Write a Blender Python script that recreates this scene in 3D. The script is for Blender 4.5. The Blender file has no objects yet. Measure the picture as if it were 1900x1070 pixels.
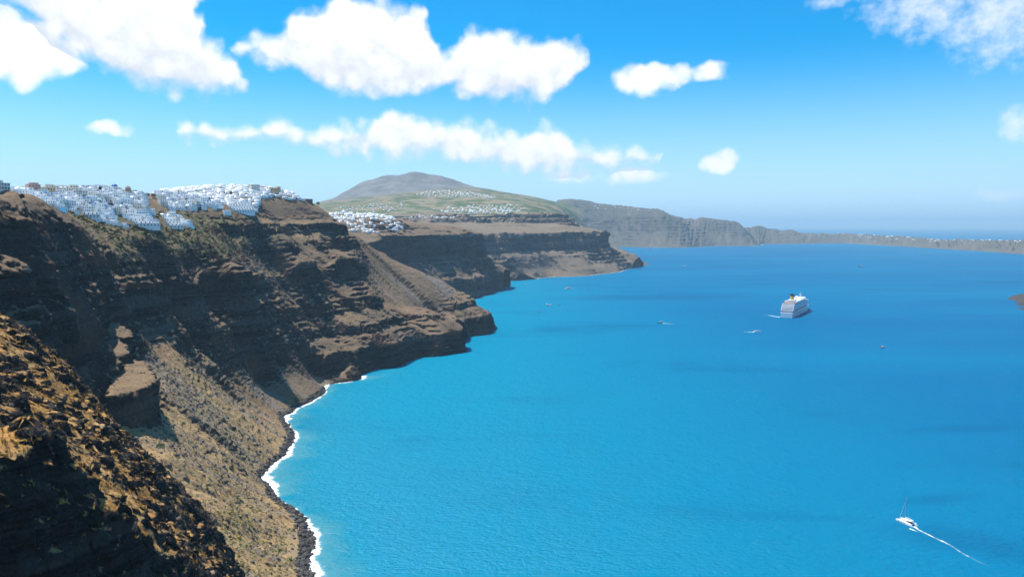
import bpy, bmesh, math, random
import numpy as np
from mathutils import Vector, Matrix
R = math.radians
rng = np.random.default_rng(11)
random.seed(5)
scene = bpy.context.scene
COL = scene.collection

# ------------------------------------------------------------------ camera
F, HC, PITCH = 1330.0, 250.0, R(5.0)          # focal length in photo pixels (1900 wide), eye height above the sea
cam_d = bpy.data.cameras.new('camera')
cam_d.sensor_width = 36.0
cam_d.lens = 36.0 * F / 1900.0
cam_d.clip_start = 1.0
cam_d.clip_end = 200000.0
cam = bpy.data.objects.new('camera', cam_d)
cam.location = (0, 0, HC)
cam.rotation_euler = (R(90) - PITCH, 0, 0)
COL.objects.link(cam)
scene.camera = cam
CP, SP = math.cos(PITCH), math.sin(PITCH)
def ray(px, py):
    u = (px - 950.0) / F; v = (535.0 - py) / F
    return np.array([u, CP + v * SP, -SP + v * CP])
def at(px, py, Y=None, z=None):
    """world point seen at a photo position, at a forward distance Y or a height z"""
    d = ray(px, py)
    k = Y / d[1] if Y is not None else (z - HC) / d[2]
    return np.array([0, 0, HC]) + d * k
def project(P):
    P = np.asarray(P, float)
    x, y, z = P[..., 0], P[..., 1], P[..., 2] - HC
    fw = y * CP - z * SP; up = y * SP + z * CP
    return 950 + F * x / fw, 535 - F * up / fw, fw

# ------------------------------------------------------------------ sun, sky, exposure
SUN_AZ, SUN_EL = R(-66), R(66)                 # clockwise from +Y, above the horizon
sun_vec = Vector((math.sin(SUN_AZ) * math.cos(SUN_EL), math.cos(SUN_AZ) * math.cos(SUN_EL), math.sin(SUN_EL)))
sd = bpy.data.lights.new('sun', 'SUN'); sd.energy = 4.2; sd.angle = R(0.53); sd.color = (1.0, 0.95, 0.87)
sun = bpy.data.objects.new('sun', sd); COL.objects.link(sun)
sun.rotation_euler = sun_vec.to_track_quat('Z', 'Y').to_euler()
scene.view_settings.view_transform = 'Standard'
scene.view_settings.look = 'None'
scene.view_settings.exposure = 0.85
scene.view_settings.gamma = 1.0
scene.view_settings.use_curve_mapping = False
cy = scene.cycles
cy.use_denoising = True
cy.max_bounces = 6; cy.diffuse_bounces = 2; cy.glossy_bounces = 2; cy.transparent_max_bounces = 12
cy.volume_bounces = 0
cy.caustics_reflective = False; cy.caustics_refractive = False
cy.sample_clamp_indirect = 4.0

world = bpy.data.worlds.new('World'); scene.world = world
world.use_nodes = True

class NT:
    """small helper that writes node trees"""
    def __init__(self, tree): self.t = tree; self.n = tree.nodes; self.l = tree.links
    def node(self, typ, **kw):
        nd = self.n.new(typ)
        for k, v in kw.items(): setattr(nd, k, v)
        return nd
    def put(self, sock, v):
        if v is None: return
        if isinstance(v, bpy.types.NodeSocket): self.l.new(v, sock)
        else: sock.default_value = v
    def math(self, op, a, b=None, c=None, clamp=False):
        nd = self.node('ShaderNodeMath', operation=op, use_clamp=clamp)
        for i, v in enumerate((a, b, c)): self.put(nd.inputs[i], v) if v is not None else None
        return nd.outputs[0]
    def vmath(self, op, a, b=None, scale=None):
        nd = self.node('ShaderNodeVectorMath', operation=op)
        self.put(nd.inputs[0], a)
        if b is not None: self.put(nd.inputs[1], b)
        if scale is not None: self.put(nd.inputs['Scale'], scale)
        return nd.outputs['Value'] if op in ('LENGTH', 'DOT_PRODUCT', 'DISTANCE') else nd.outputs[0]
    def smooth(self, v, lo, hi, a=0.0, b=1.0, kind='SMOOTHSTEP'):
        nd = self.node('ShaderNodeMapRange', interpolation_type=kind)
        self.put(nd.inputs[0], v); self.put(nd.inputs[1], lo); self.put(nd.inputs[2], hi); self.put(nd.inputs[3], a); self.put(nd.inputs[4], b)
        return nd.outputs[0]
    def noise(self, vec, scale, detail=4.0, rough=0.55, dist=0.0, color=False):
        nd = self.node('ShaderNodeTexNoise')
        self.put(nd.inputs['Vector'], vec); self.put(nd.inputs['Scale'], scale); nd.inputs['Detail'].default_value = detail
        nd.inputs['Roughness'].default_value = rough; nd.inputs['Distortion'].default_value = dist
        return nd.outputs['Color'] if color else nd.outputs['Fac']
    def mix(self, f, a, b, blend='MIX'):
        nd = self.node('ShaderNodeMix', data_type='RGBA', blend_type=blend)
        self.put(nd.inputs[0], f); self.put(nd.inputs[6], a); self.put(nd.inputs[7], b)
        return nd.outputs[2]
    def rgb(self, r, g, b):
        nd = self.node('ShaderNodeRGB'); nd.outputs[0].default_value = (r, g, b, 1); return nd.outputs[0]
    def scale_vec(self, v, s):
        return self.vmath('MULTIPLY', v, s)

# ---- sky: Nishita sky with cumulus of the photograph's arrangement placed by compass bearing and elevation
def bearing(px, py):
    d = ray(px, py); d = d / np.linalg.norm(d)
    return math.atan2(d[0], d[1]), math.asin(d[2])
# outlines (photo x, y) of the cloud tops and bottoms
CLOUD_LAYERS = [
    ([(-160, -90), (250, -90), (330, -60), (362, -10), (376, 45), (392, 82), (415, 97), (442, 110), (460, 135), (470, 152)],
     [(-160, -60), (-20, -20), (20, 5), (60, 40), (100, 74), (150, 108), (200, 135), (250, 160), (300, 174), (350, 180), (400, 178), (445, 170), (468, 153)]),
    ([(425, 96), (450, 80), (480, 64), (520, 50), (535, 24), (560, 12), (600, 0), (640, -12), (700, -12), (735, 4), (765, 4), (788, 20), (803, 60), (816, 90), (832, 96), (845, 90), (860, 62), (880, 47), (920, 58), (950, 64), (972, 80), (1000, 76), (1020, 62), (1050, 68), (1070, 84), (1088, 108)],
     [(425, 98), (450, 104), (500, 116), (530, 126), (560, 142), (600, 166), (650, 179), (700, 184), (750, 176), (800, 170), (832, 168), (850, 172), (870, 182), (900, 186), (950, 189), (1000, 189), (1050, 176), (1068, 150), (1088, 110)]),
    ([(318, 236), (332, 222), (350, 222), (362, 234), (380, 222), (402, 222), (430, 238), (470, 240), (490, 220), (522, 211), (542, 215), (560, 232), (600, 235), (650, 230), (690, 225), (704, 203), (730, 197), (770, 207), (800, 225), (840, 228), (860, 221), (882, 225), (910, 238), (960, 242), (988, 250), (1002, 236), (1030, 229), (1050, 240), (1070, 256), (1110, 269), (1150, 275), (1180, 270), (1218, 288)],
     [(318, 240), (335, 256), (400, 263), (450, 266), (500, 266), (560, 273), (620, 279), (680, 291), (740, 294), (800, 297), (860, 305), (920, 311), (1000, 319), (1060, 319), (1120, 315), (1180, 311), (1218, 302)])]
CLOUD_PUFFS = [  # photo x, y, half width, half height, weight
    (20, 88, 92, 56, 1.3), (-90, 60, 90, 70, 1.3), (1196, 148, 62, 30, 1.0), (1240, 140, 44, 22, .8), (1312, 134, 40, 16, .6), (1332, 299, 30, 20, 1.0),
    (1068, 326, 60, 14, .42), (1172, 327, 60, 15, .5), (210, 236, 30, 11, .5),]
CLOUD_WISPS = [(1735, 10, 120, 52, .9), (1870, 30, 110, 75, 1.0), (1905, 230, 36, 34, .8), (1836, 362, 34, 14, .7), (1885, 366, 60, 12, .5), (1552, -4, 46, 18, .6)]
HALF = R(41)
EL0, EL1 = R(-4), R(36)
W = NT(world.node_tree)
W.n.clear()
out = W.node('ShaderNodeOutputWorld'); bg = W.node('ShaderNodeBackground')
sky = W.node('ShaderNodeTexSky', sky_type='NISHITA')
sky.sun_disc = False; sky.sun_elevation = SUN_EL; sky.sun_rotation = SUN_AZ
sky.altitude = 250; sky.air_density = 1.0; sky.dust_density = 0.3; sky.ozone_density = 2.5
hs = W.node('ShaderNodeHueSaturation'); hs.inputs['Hue'].default_value = .491; hs.inputs['Saturation'].default_value = 1.42; hs.inputs['Value'].default_value = 1.0
W.put(hs.inputs['Color'], W.mix(1.0, sky.outputs[0], (.76, .89, 1.0, 1), 'MULTIPLY'))
DIR = W.node('ShaderNodeTexCoord').outputs['Generated']
sx = W.node('ShaderNodeSeparateXYZ'); W.put(sx.inputs[0], DIR)
az = W.math('ARCTAN2', sx.outputs[0], sx.outputs[1]); el = W.math('ARCSINE', sx.outputs[2])
azf = W.math('SUBTRACT', W.math('PINGPONG', W.math('ADD', az, HALF), 2 * HALF), HALF)      # the same kind of sky goes on all round
cb = W.node('ShaderNodeCombineXYZ'); W.put(cb.inputs[0], azf); W.put(cb.inputs[1], el); cb.inputs[2].default_value = .37
pc = cb.outputs[0]
w1 = W.vmath('SUBTRACT', W.noise(pc, 26.0, 2.0, .5, color=True), (.5, .5, .5))
n_f = W.math('SUBTRACT', W.noise(pc, 42.0, 8.0, .64), .5)
pw = W.vmath('ADD', pc, W.vmath('MULTIPLY', w1, (.034, .024, 0)))
def billow(scale):
    nd = W.node('ShaderNodeTexVoronoi', feature='SMOOTH_F1'); nd.inputs['Scale'].default_value = scale; nd.inputs['Smoothness'].default_value = .35
    W.put(nd.inputs['Vector'], W.vmath('ADD', pc, W.vmath('MULTIPLY', w1, (.02, .02, 0)))); return nd.outputs['Distance']
bil = W.math('SUBTRACT', .45, W.math('MULTIPLY', billow(44.0), .95))
sw = W.node('ShaderNodeSeparateXYZ'); W.put(sw.inputs[0], pw)
def outline(pts, shut):
    nd = W.node('ShaderNodeFloatCurve'); cv = nd.mapping.curves[0]
    P_ = sorted(((bearing(x, y)[0] + HALF) / (2 * HALF), (bearing(x, y)[1] - EL0) / (EL1 - EL0)) for x, y in pts)
    for e_, dx in ((0, -.006), (-1, .006)):              # shut the layer beyond its two ends
        if 0.01 < P_[e_][0] < .99:
            ext = [(0.0 if e_ == 0 else 1.0, P_[e_][1] + shut), (P_[e_][0] + dx, P_[e_][1] + shut)]
            P_ = ext + P_ if e_ == 0 else P_ + ext[::-1]
    while len(cv.points) < len(P_): cv.points.new(0, 0)
    for q, (a_, b_) in zip(cv.points, P_): q.location = (min(max(a_, 0), 1), min(max(b_, 0), 1)); q.handle_type = 'VECTOR'
    nd.mapping.update()
    W.put(nd.inputs['Value'], W.math('MULTIPLY_ADD', sw.outputs[0], 1 / (2 * HALF), .5))
    return W.math('MULTIPLY_ADD', nd.outputs[0], EL1 - EL0, EL0)
fld = None; belly = None
for tp, bt in CLOUD_LAYERS:
    t_, b_ = outline(tp, -.07), outline(bt, .07)
    up = W.math('SUBTRACT', t_, sw.outputs[1]); dn = W.math('SUBTRACT', sw.outputs[1], b_)
    f_ = W.math('MULTIPLY', W.math('MINIMUM', up, dn), 1 / .017)
    g_ = W.math('MULTIPLY', W.math('DIVIDE', up, W.math('MAXIMUM', W.math('ADD', up, dn), .004)), W.math('GREATER_THAN', f_, -.4))      # 0 at the top of the cloud, 1 at its base
    fld = f_ if fld is None else W.math('MAXIMUM', fld, f_)
    belly = g_ if belly is None else W.math('MAXIMUM', belly, g_)
for (x, y, a, b, w) in CLOUD_PUFFS:
    bz, be = bearing(x, y)
    d = W.node('ShaderNodeVectorMath', operation='MULTIPLY_ADD'); W.put(d.inputs[0], pw)
    sa, sb = F / a, F / b
    d.inputs[1].default_value = (sa, sb, 0); d.inputs[2].default_value = (-bz * sa, -be * sb, 0)
    q = W.vmath('DOT_PRODUCT', d.outputs[0], d.outputs[0])
    fld = W.math('MAXIMUM', fld, W.math('MULTIPLY_ADD', q, -1.5 * w, 1.5 * w))
fld = W.math('MINIMUM', fld, 2.0)
dens = W.math('ADD', W.math('MULTIPLY_ADD', n_f, 1.5, fld), W.math('MULTIPLY_ADD', bil, 1.3, .22))
cover = W.smooth(dens, -.2, 1.3)
wis = None
for (x, y, a, b, w) in CLOUD_WISPS:
    bz, be = bearing(x, y); sa, sb = F / a, F / b
    d = W.node('ShaderNodeVectorMath', operation='MULTIPLY_ADD'); W.put(d.inputs[0], pw)
    d.inputs[1].default_value = (sa, sb, 0); d.inputs[2].default_value = (-bz * sa, -be * sb, 0)
    q = W.math('MULTIPLY_ADD', W.vmath('DOT_PRODUCT', d.outputs[0], d.outputs[0]), -w, w)
    wis = q if wis is None else W.math('MAXIMUM', wis, q)
cover = W.math('MAXIMUM', cover, W.smooth(W.math('MULTIPLY_ADD', n_f, 2.4, wis), -.1, 1.5, 0.0, .75))
shade = W.smooth(W.math('ADD', W.math('MULTIPLY_ADD', n_f, -1.5, belly), W.math('MULTIPLY', bil, -.7)), .25, 1.25)
ccol = W.mix(shade, W.rgb(6.6, 6.6, 6.6), W.rgb(4.6, 4.8, 5.1))
low = W.smooth(el, R(13), R(-1), 0.0, .82)          # paler, milky air low over the sea
clear = W.mix(low, hs.outputs[0], W.rgb(3.3, 4.9, 6.5))
fin = W.mix(W.math('MULTIPLY', cover, .97), clear, ccol)
W.put(bg.inputs[0], fin); bg.inputs[1].default_value = 0.1
W.l.new(bg.outputs[0], out.inputs[0])
world.cycles.sampling_method = 'MANUAL'; world.cycles.sample_map_resolution = 256

# ------------------------------------------------------------------ noise on arrays
PERM = rng.permutation(256).astype(np.int32); PERM = np.concatenate([PERM, PERM, PERM])
_g = rng.normal(size=(256, 3)).astype(np.float32); GRAD = _g / np.linalg.norm(_g, axis=1)[:, None]
def pn3(x, y, z):
    x = np.asarray(x, np.float32); y = np.asarray(y, np.float32); z = np.asarray(z, np.float32)
    xi = np.floor(x).astype(np.int32); yi = np.floor(y).astype(np.int32); zi = np.floor(z).astype(np.int32)
    xf = x - xi; yf = y - yi; zf = z - zi
    xi &= 255; yi &= 255; zi &= 255
    u = xf * xf * xf * (xf * (xf * 6 - 15) + 10); v = yf * yf * yf * (yf * (yf * 6 - 15) + 10); w = zf * zf * zf * (zf * (zf * 6 - 15) + 10)
    def g(a, b, c):
        h = PERM[PERM[PERM[xi + a] + yi + b] + zi + c]
        G = GRAD[h]
        return G[..., 0] * (xf - a) + G[..., 1] * (yf - b) + G[..., 2] * (zf - c)
    def lerp(a, b, t): return a + t * (b - a)
    x00 = lerp(g(0, 0, 0), g(1, 0, 0), u); x10 = lerp(g(0, 1, 0), g(1, 1, 0), u)
    x01 = lerp(g(0, 0, 1), g(1, 0, 1), u); x11 = lerp(g(0, 1, 1), g(1, 1, 1), u)
    return 1.5 * lerp(lerp(x00, x10, v), lerp(x01, x11, v), w)
def pn2(x, y, seed=0.0):
    x = np.asarray(x, np.float32); y = np.asarray(y, np.float32); zi = int(seed * 7) & 255
    xi = np.floor(x).astype(np.int32); yi = np.floor(y).astype(np.int32); xf = x - xi; yf = y - yi
    xi &= 255; yi &= 255
    u = xf * xf * xf * (xf * (xf * 6 - 15) + 10); v = yf * yf * yf * (yf * (yf * 6 - 15) + 10)
    def g(a, b):
        G = GRAD[PERM[PERM[PERM[xi + a] + yi + b] + zi]]
        return G[..., 0] * (xf - a) + G[..., 1] * (yf - b)
    a = g(0, 0); a = a + u * (g(1, 0) - a); b = g(0, 1); b = b + u * (g(1, 1) - b)
    return 1.6 * (a + v * (b - a))
def fbm3(x, y, z, octv=4, gain=.5, ridge=False):
    s = 0; a = 1.0; f = 1.0; tot = 0
    for o in range(octv):
        n = pn3(x * f + o * 17.3, y * f + o * 5.1, z * f + o * 9.7)
        if ridge: n = 1 - 2 * np.abs(n)
        s = s + a * n; tot += a; a *= gain; f *= 2.03
    return s / tot
def fbm2(x, y, octv=4, gain=.5, ridge=False, seed=0.0):
    s = 0; a = 1.0; f = 1.0; tot = 0
    for o in range(octv):
        n = pn2(x * f + o * 17.3, y * f + o * 5.1, seed + o)
        if ridge: n = 1 - 2 * np.abs(n)
        s = s + a * n; tot += a; a *= gain; f *= 2.03
    return s / tot
def sstep(x, a, b):
    t = np.clip((x - a) / (b - a), 0, 1); return t * t * (3 - 2 * t)

def in_poly(poly, x, y):
    poly = np.asarray(poly, float); n = len(poly); c = np.zeros(x.shape, bool); j = n - 1
    for i in range(n):
        xi, yi = poly[i]; xj, yj = poly[j]
        c ^= ((yi > y) != (yj > y)) & (x < (xj - xi) * (y - yi) / (yj - yi + 1e-9) + xi); j = i
    return c
# ------------------------------------------------------------------ mesh helpers
def new_obj(name, me, mat=None, parent=None, kind=None, label=None, category=None, group=None):
    o = bpy.data.objects.new(name, me); COL.objects.link(o)
    if mat is not None and me is not None:
        me.materials.clear()
        for m in (mat if isinstance(mat, (list, tuple)) else [mat]): me.materials.append(m)
    if parent is not None: o.parent = parent
    tag(o, label, category, group, kind)
    return o
def tag(o, label=None, category=None, group=None, kind=None):
    if label: o['label'] = label
    if category: o['category'] = category
    if group: o['group'] = group
    if kind: o['kind'] = kind
    return o
def grid_mesh(name, P, attrs=None, smooth=True, flip=False):
    nu, nv = P.shape[:2]
    idx = np.arange(nu * nv, dtype=np.int32).reshape(nu, nv)
    q = np.stack([idx[:-1, :-1], idx[1:, :-1], idx[1:, 1:], idx[:-1, 1:]], -1).reshape(-1, 4)
    if flip: q = q[:, ::-1]
    return quad_mesh(name, P.reshape(-1, 3), np.ascontiguousarray(q), attrs, smooth)
def quad_mesh(name, verts, faces, attrs=None, smooth=True):
    k = faces.shape[1]
    me = bpy.data.meshes.new(name)
    me.vertices.add(len(verts)); me.vertices.foreach_set('co', np.asarray(verts, np.float32).ravel())
    me.loops.add(faces.size); me.loops.foreach_set('vertex_index', faces.astype(np.int32).ravel())
    me.polygons.add(len(faces)); me.polygons.foreach_set('loop_start', np.arange(0, faces.size, k, dtype=np.int32))
    if smooth: me.polygons.foreach_set('use_smooth', np.ones(len(faces), bool))
    for nm, arr in (attrs or {}).items():
        a = me.attributes.new(nm, 'FLOAT', 'POINT'); a.data.foreach_set('value', np.asarray(arr, np.float32).ravel())
    me.update(calc_edges=True)
    return me

# ------------------------------------------------------------------ materials
def make_mat(name):
    m = bpy.data.materials.new(name); m.use_nodes = True; m.node_tree.nodes.clear()
    return m, NT(m.node_tree)
def finish(T, col, rough=.9, bump=None, bump_dist=1.0, bump_str=1.0, spec=.2, metallic=0.0, extra=None):
    b = T.node('ShaderNodeBsdfPrincipled'); o = T.node('ShaderNodeOutputMaterial')
    T.put(b.inputs['Base Color'], col); T.put(b.inputs['Roughness'], rough); b.inputs['Specular IOR Level'].default_value = spec
    b.inputs['Metallic'].default_value = metallic
    if bump is not None:
        bn = T.node('ShaderNodeBump'); bn.inputs['Distance'].default_value = bump_dist; bn.inputs['Strength'].default_value = bump_str
        T.put(bn.inputs['Height'], bump); T.l.new(bn.outputs[0], b.inputs['Normal'])
    T.l.new(b.outputs[0], o.inputs[0])
    return b
def terrain_mat(name, soil_a, soil_b, scree, rock_a, rock_b, green, unit=1.0, slope=(.52, .74), bumpd=1.2, sat_red=0.0, rock_w=.10):
    """soil where the ground is gentle, rock where it is steep; attributes: green (scrub), scree (grey talus)"""
    m, T = make_mat(name)
    g = T.node('ShaderNodeNewGeometry'); P = g.outputs['Position']
    sz = T.node('ShaderNodeSeparateXYZ'); T.put(sz.inputs[0], g.outputs['Normal'])
    def attr(n):
        a = T.node('ShaderNodeAttribute'); a.attribute_name = n; return a.outputs['Fac']
    n_big = T.noise(P, .011 / unit, 4, .6); n_mid = T.noise(P, .07 / unit, 5, .65); n_fine = T.noise(P, .5 / unit, 4, .7)
    soil = T.mix(T.smooth(T.math('ADD', T.math('MULTIPLY', n_big, .6), T.math('MULTIPLY', n_mid, .5)), .42, .68), soil_a + (1,), soil_b + (1,))
    # stones and tufts
    speck = T.smooth(n_fine, .44, .62)
    soil = T.mix(T.math('MULTIPLY', speck, .55), soil, T.mix(.5, soil_b + (1,), rock_b + (1,)))
    soil = T.mix(T.math('MULTIPLY', attr('scree'), T.smooth(n_mid, .3, .6, .45, 1.0)), soil, scree + (1,))
    soil = T.mix(T.math('MULTIPLY', attr('green'), T.smooth(T.noise(P, .16 / unit, 3, .6), .40, .60)), soil, green + (1,))
    soil = T.mix(T.math('MULTIPLY', attr('dry'), T.smooth(n_mid, .35, .62, .35, 1.0)), soil, (.40, .270, .130, 1))
    # strata: thin layers of differing rock
    pz = T.vmath('MULTIPLY', P, (.012 / unit, .012 / unit, .22 / unit))
    strata = T.noise(pz, 1.0, 5, .6)
    rock = T.mix(T.smooth(strata, .38, .62), rock_a + (1,), rock_b + (1,))
    lay = T.noise(T.vmath('MULTIPLY', P, (.004 / unit, .004 / unit, .06 / unit)), 1.0, 3, .5)
    rock = T.mix(T.smooth(lay, .54, .66, 0, .7), rock, tuple(c * 2.1 for c in rock_b) + (1,))
    rock = T.mix(T.math('MULTIPLY', T.smooth(lay, .40, .32), sat_red), rock, (.085, .038, .026, 1))
    rock = T.mix(T.math('MULTIPLY', T.smooth(T.noise(P, .02 / unit, 3, .5), .52, .7), sat_red), rock, (.13, .06, .04, 1))
    rock = T.mix(T.smooth(n_fine, .5, .75, 0, .35), rock, (.10, .09, .08, 1))
    edge = T.math('ADD', sz.outputs[2], T.math('MULTIPLY_ADD', n_mid, .24, -.12))
    edge = T.math('SUBTRACT', edge, T.math('MULTIPLY', attr('rock'), rock_w))
    k = T.smooth(edge, slope[0], slope[1])
    col = T.mix(k, rock, soil)
    crag = T.node('ShaderNodeTexVoronoi'); T.put(crag.inputs['Vector'], T.vmath('ADD', P, T.vmath('MULTIPLY', T.noise(P, .2 / unit, 2, .5, color=True), (3 * unit, 3 * unit, 1 * unit)))); crag.inputs['Scale'].default_value = .28 / unit
    h = T.math('ADD', T.math('MULTIPLY', n_mid, 2.0), T.math('MULTIPLY', n_fine, .6))
    h = T.math('ADD', h, T.math('MULTIPLY', T.math('MULTIPLY', crag.outputs['Distance'], T.math('SUBTRACT', 1.0, k)), 1.3))
    h = T.math('ADD', h, T.math('MULTIPLY', T.math('MULTIPLY', strata, T.math('SUBTRACT', 1.0, k)), 2.0))
    finish(T, col, .95, h, bumpd * unit, .9, spec=.1)
    return m

# ------------------------------------------------------------------ terrain builder
def rbf_fit(ctrl, c):
    A = np.array(ctrl, float); X = A[:, :2]; V = A[:, 2:]
    r = np.sqrt(((X[:, None] - X[None]) ** 2).sum(-1) + c * c)
    n = len(X); M = np.zeros((n + 1, n + 1)); M[:n, :n] = -r; M[:n, n] = 1; M[n, :n] = 1
    M[:n, :n] += np.eye(n) * (c * .25)
    sol = np.linalg.solve(M, np.vstack([V, np.zeros((1, V.shape[1]))]))
    return X, sol, c
def rbf_eval(fit, x, y):
    X, sol, c = fit; sh = x.shape; x = x.ravel(); y = y.ravel(); out = np.empty((len(x), sol.shape[1]))
    for i in range(0, len(x), 60000):
        r = np.sqrt((x[i:i + 60000, None] - X[None, :, 0]) ** 2 + (y[i:i + 60000, None] - X[None, :, 1]) ** 2 + c * c)
        out[i:i + 60000] = -r @ sol[:-1] + sol[-1]
    return [out[:, k].reshape(sh) for k in range(out.shape[1])]
def catmull(pts, t):
    """pts (n,k) at parameters 0..n-1, evaluated at t"""
    pts = np.asarray(pts, float); n = len(pts)
    i = np.clip(np.floor(t).astype(int), 0, n - 2); f = (t - i)[:, None]
    p0 = pts[np.clip(i - 1, 0, n - 1)]; p1 = pts[i]; p2 = pts[i + 1]; p3 = pts[np.clip(i + 2, 0, n - 1)]
    c = .5 * ((2 * p1) + (-p0 + p2) * f + (2 * p0 - 5 * p1 + 4 * p2 - p3) * f ** 2 + (-p0 + 3 * p1 - 3 * p2 + p3) * f ** 3)
    return .35 * (p1 + (p2 - p1) * f) + .65 * c
def columns(shore, inland, nu, eye=True):
    S = np.array([np.concatenate([np.asarray(a, float)[:2], np.asarray(b, float)[:2]]) for a, b in zip(shore, inland)])
    td = np.linspace(0, len(S) - 1, 4000); C = catmull(S, td)
    mid = .7 * C[:, :2] + .3 * C[:, 2:]
    seg = np.linalg.norm(np.diff(C[:, :2], axis=0), axis=1) * .6 + np.linalg.norm(np.diff(mid, axis=0), axis=1) * .4
    w = seg / (np.clip(mid[1:, 1], 150, None) ** .8 if eye else 1.0)
    cum = np.concatenate([[0], np.cumsum(w)]); length = np.concatenate([[0], np.cumsum(seg)])
    tgt = np.linspace(0, cum[-1], nu)
    t = np.interp(tgt, cum, td); s = np.interp(tgt, cum, length)
    return catmull(S, t), s
def sheet(shore, inland, ctrl, nu, nv, nd, c, heightfn, roughfn, eye=True, off=-30.0):
    C, s = columns(shore, inland, nu, eye)
    L = np.linalg.norm(C[:, 2:] - C[:, :2], axis=1); D = (C[:, 2:] - C[:, :2]) / L[:, None]
    tt = np.linspace(0, 1, nd) ** 1.15
    T = off + (L[:, None] - off) * tt[None]
    X = C[:, 0:1] + D[:, 0:1] * T; Y = C[:, 1:2] + D[:, 1:2] * T
    fit = rbf_fit(ctrl, c)
    vals = rbf_eval(fit, X, Y)
    S2 = np.repeat(s[:, None], nd, 1)
    z, extra = heightfn(X, Y, vals, S2, T)
    # even spacing up every column, so that cliffs keep their detail
    d = np.sqrt(np.diff(X, axis=1) ** 2 + np.diff(Y, axis=1) ** 2 + (1.0 * np.diff(z, axis=1)) ** 2)
    d = d * np.where(T[:, 1:] < -8, .3, 1.0)
    cum = np.concatenate([np.zeros((nu, 1)), np.cumsum(d, 1)], 1)
    P = np.empty((nu, nv, 3)); E = {k: np.empty((nu, nv)) for k in extra}
    for i in range(nu):
        q = np.linspace(0, cum[i, -1], nv)
        P[i, :, 0] = np.interp(q, cum[i], X[i]); P[i, :, 1] = np.interp(q, cum[i], Y[i]); P[i, :, 2] = np.interp(q, cum[i], z[i])
        for k in extra: E[k][i] = np.interp(q, cum[i], extra[k][i])
    # normals
    du = np.gradient(P, axis=0); dv = np.gradient(P, axis=1)
    N = np.cross(du, dv); N /= np.linalg.norm(N, axis=2)[..., None] + 1e-9
    N *= np.where(N[..., 2:] < 0, -1, 1)
    P = roughfn(P, N, E)
    return P, E
def orient(P):
    n = np.cross(P[1:, :-1] - P[:-1, :-1], P[:-1, 1:] - P[:-1, :-1]).reshape(-1, 3).mean(0)
    return n[2] < 0

def ctrl_list(rows):
    """rows: (px,py,'z'|'y',value,rock) or ('w',x,y,z,rock)"""
    out = []
    for r_ in rows:
        if r_[0] == 'w': out.append((r_[1], r_[2], r_[3], r_[4]))
        else:
            p = at(r_[0], r_[1], z=r_[3]) if r_[2] == 'z' else at(r_[0], r_[1], Y=r_[3])
            out.append((p[0], p[1], p[2], r_[4]))
    return out
def sea_pts(lst):
    return [at(px, py, z=0.0)[:2] if abs(px) < 5000 and not isinstance(px, tuple) else None for px, py in lst]

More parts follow.
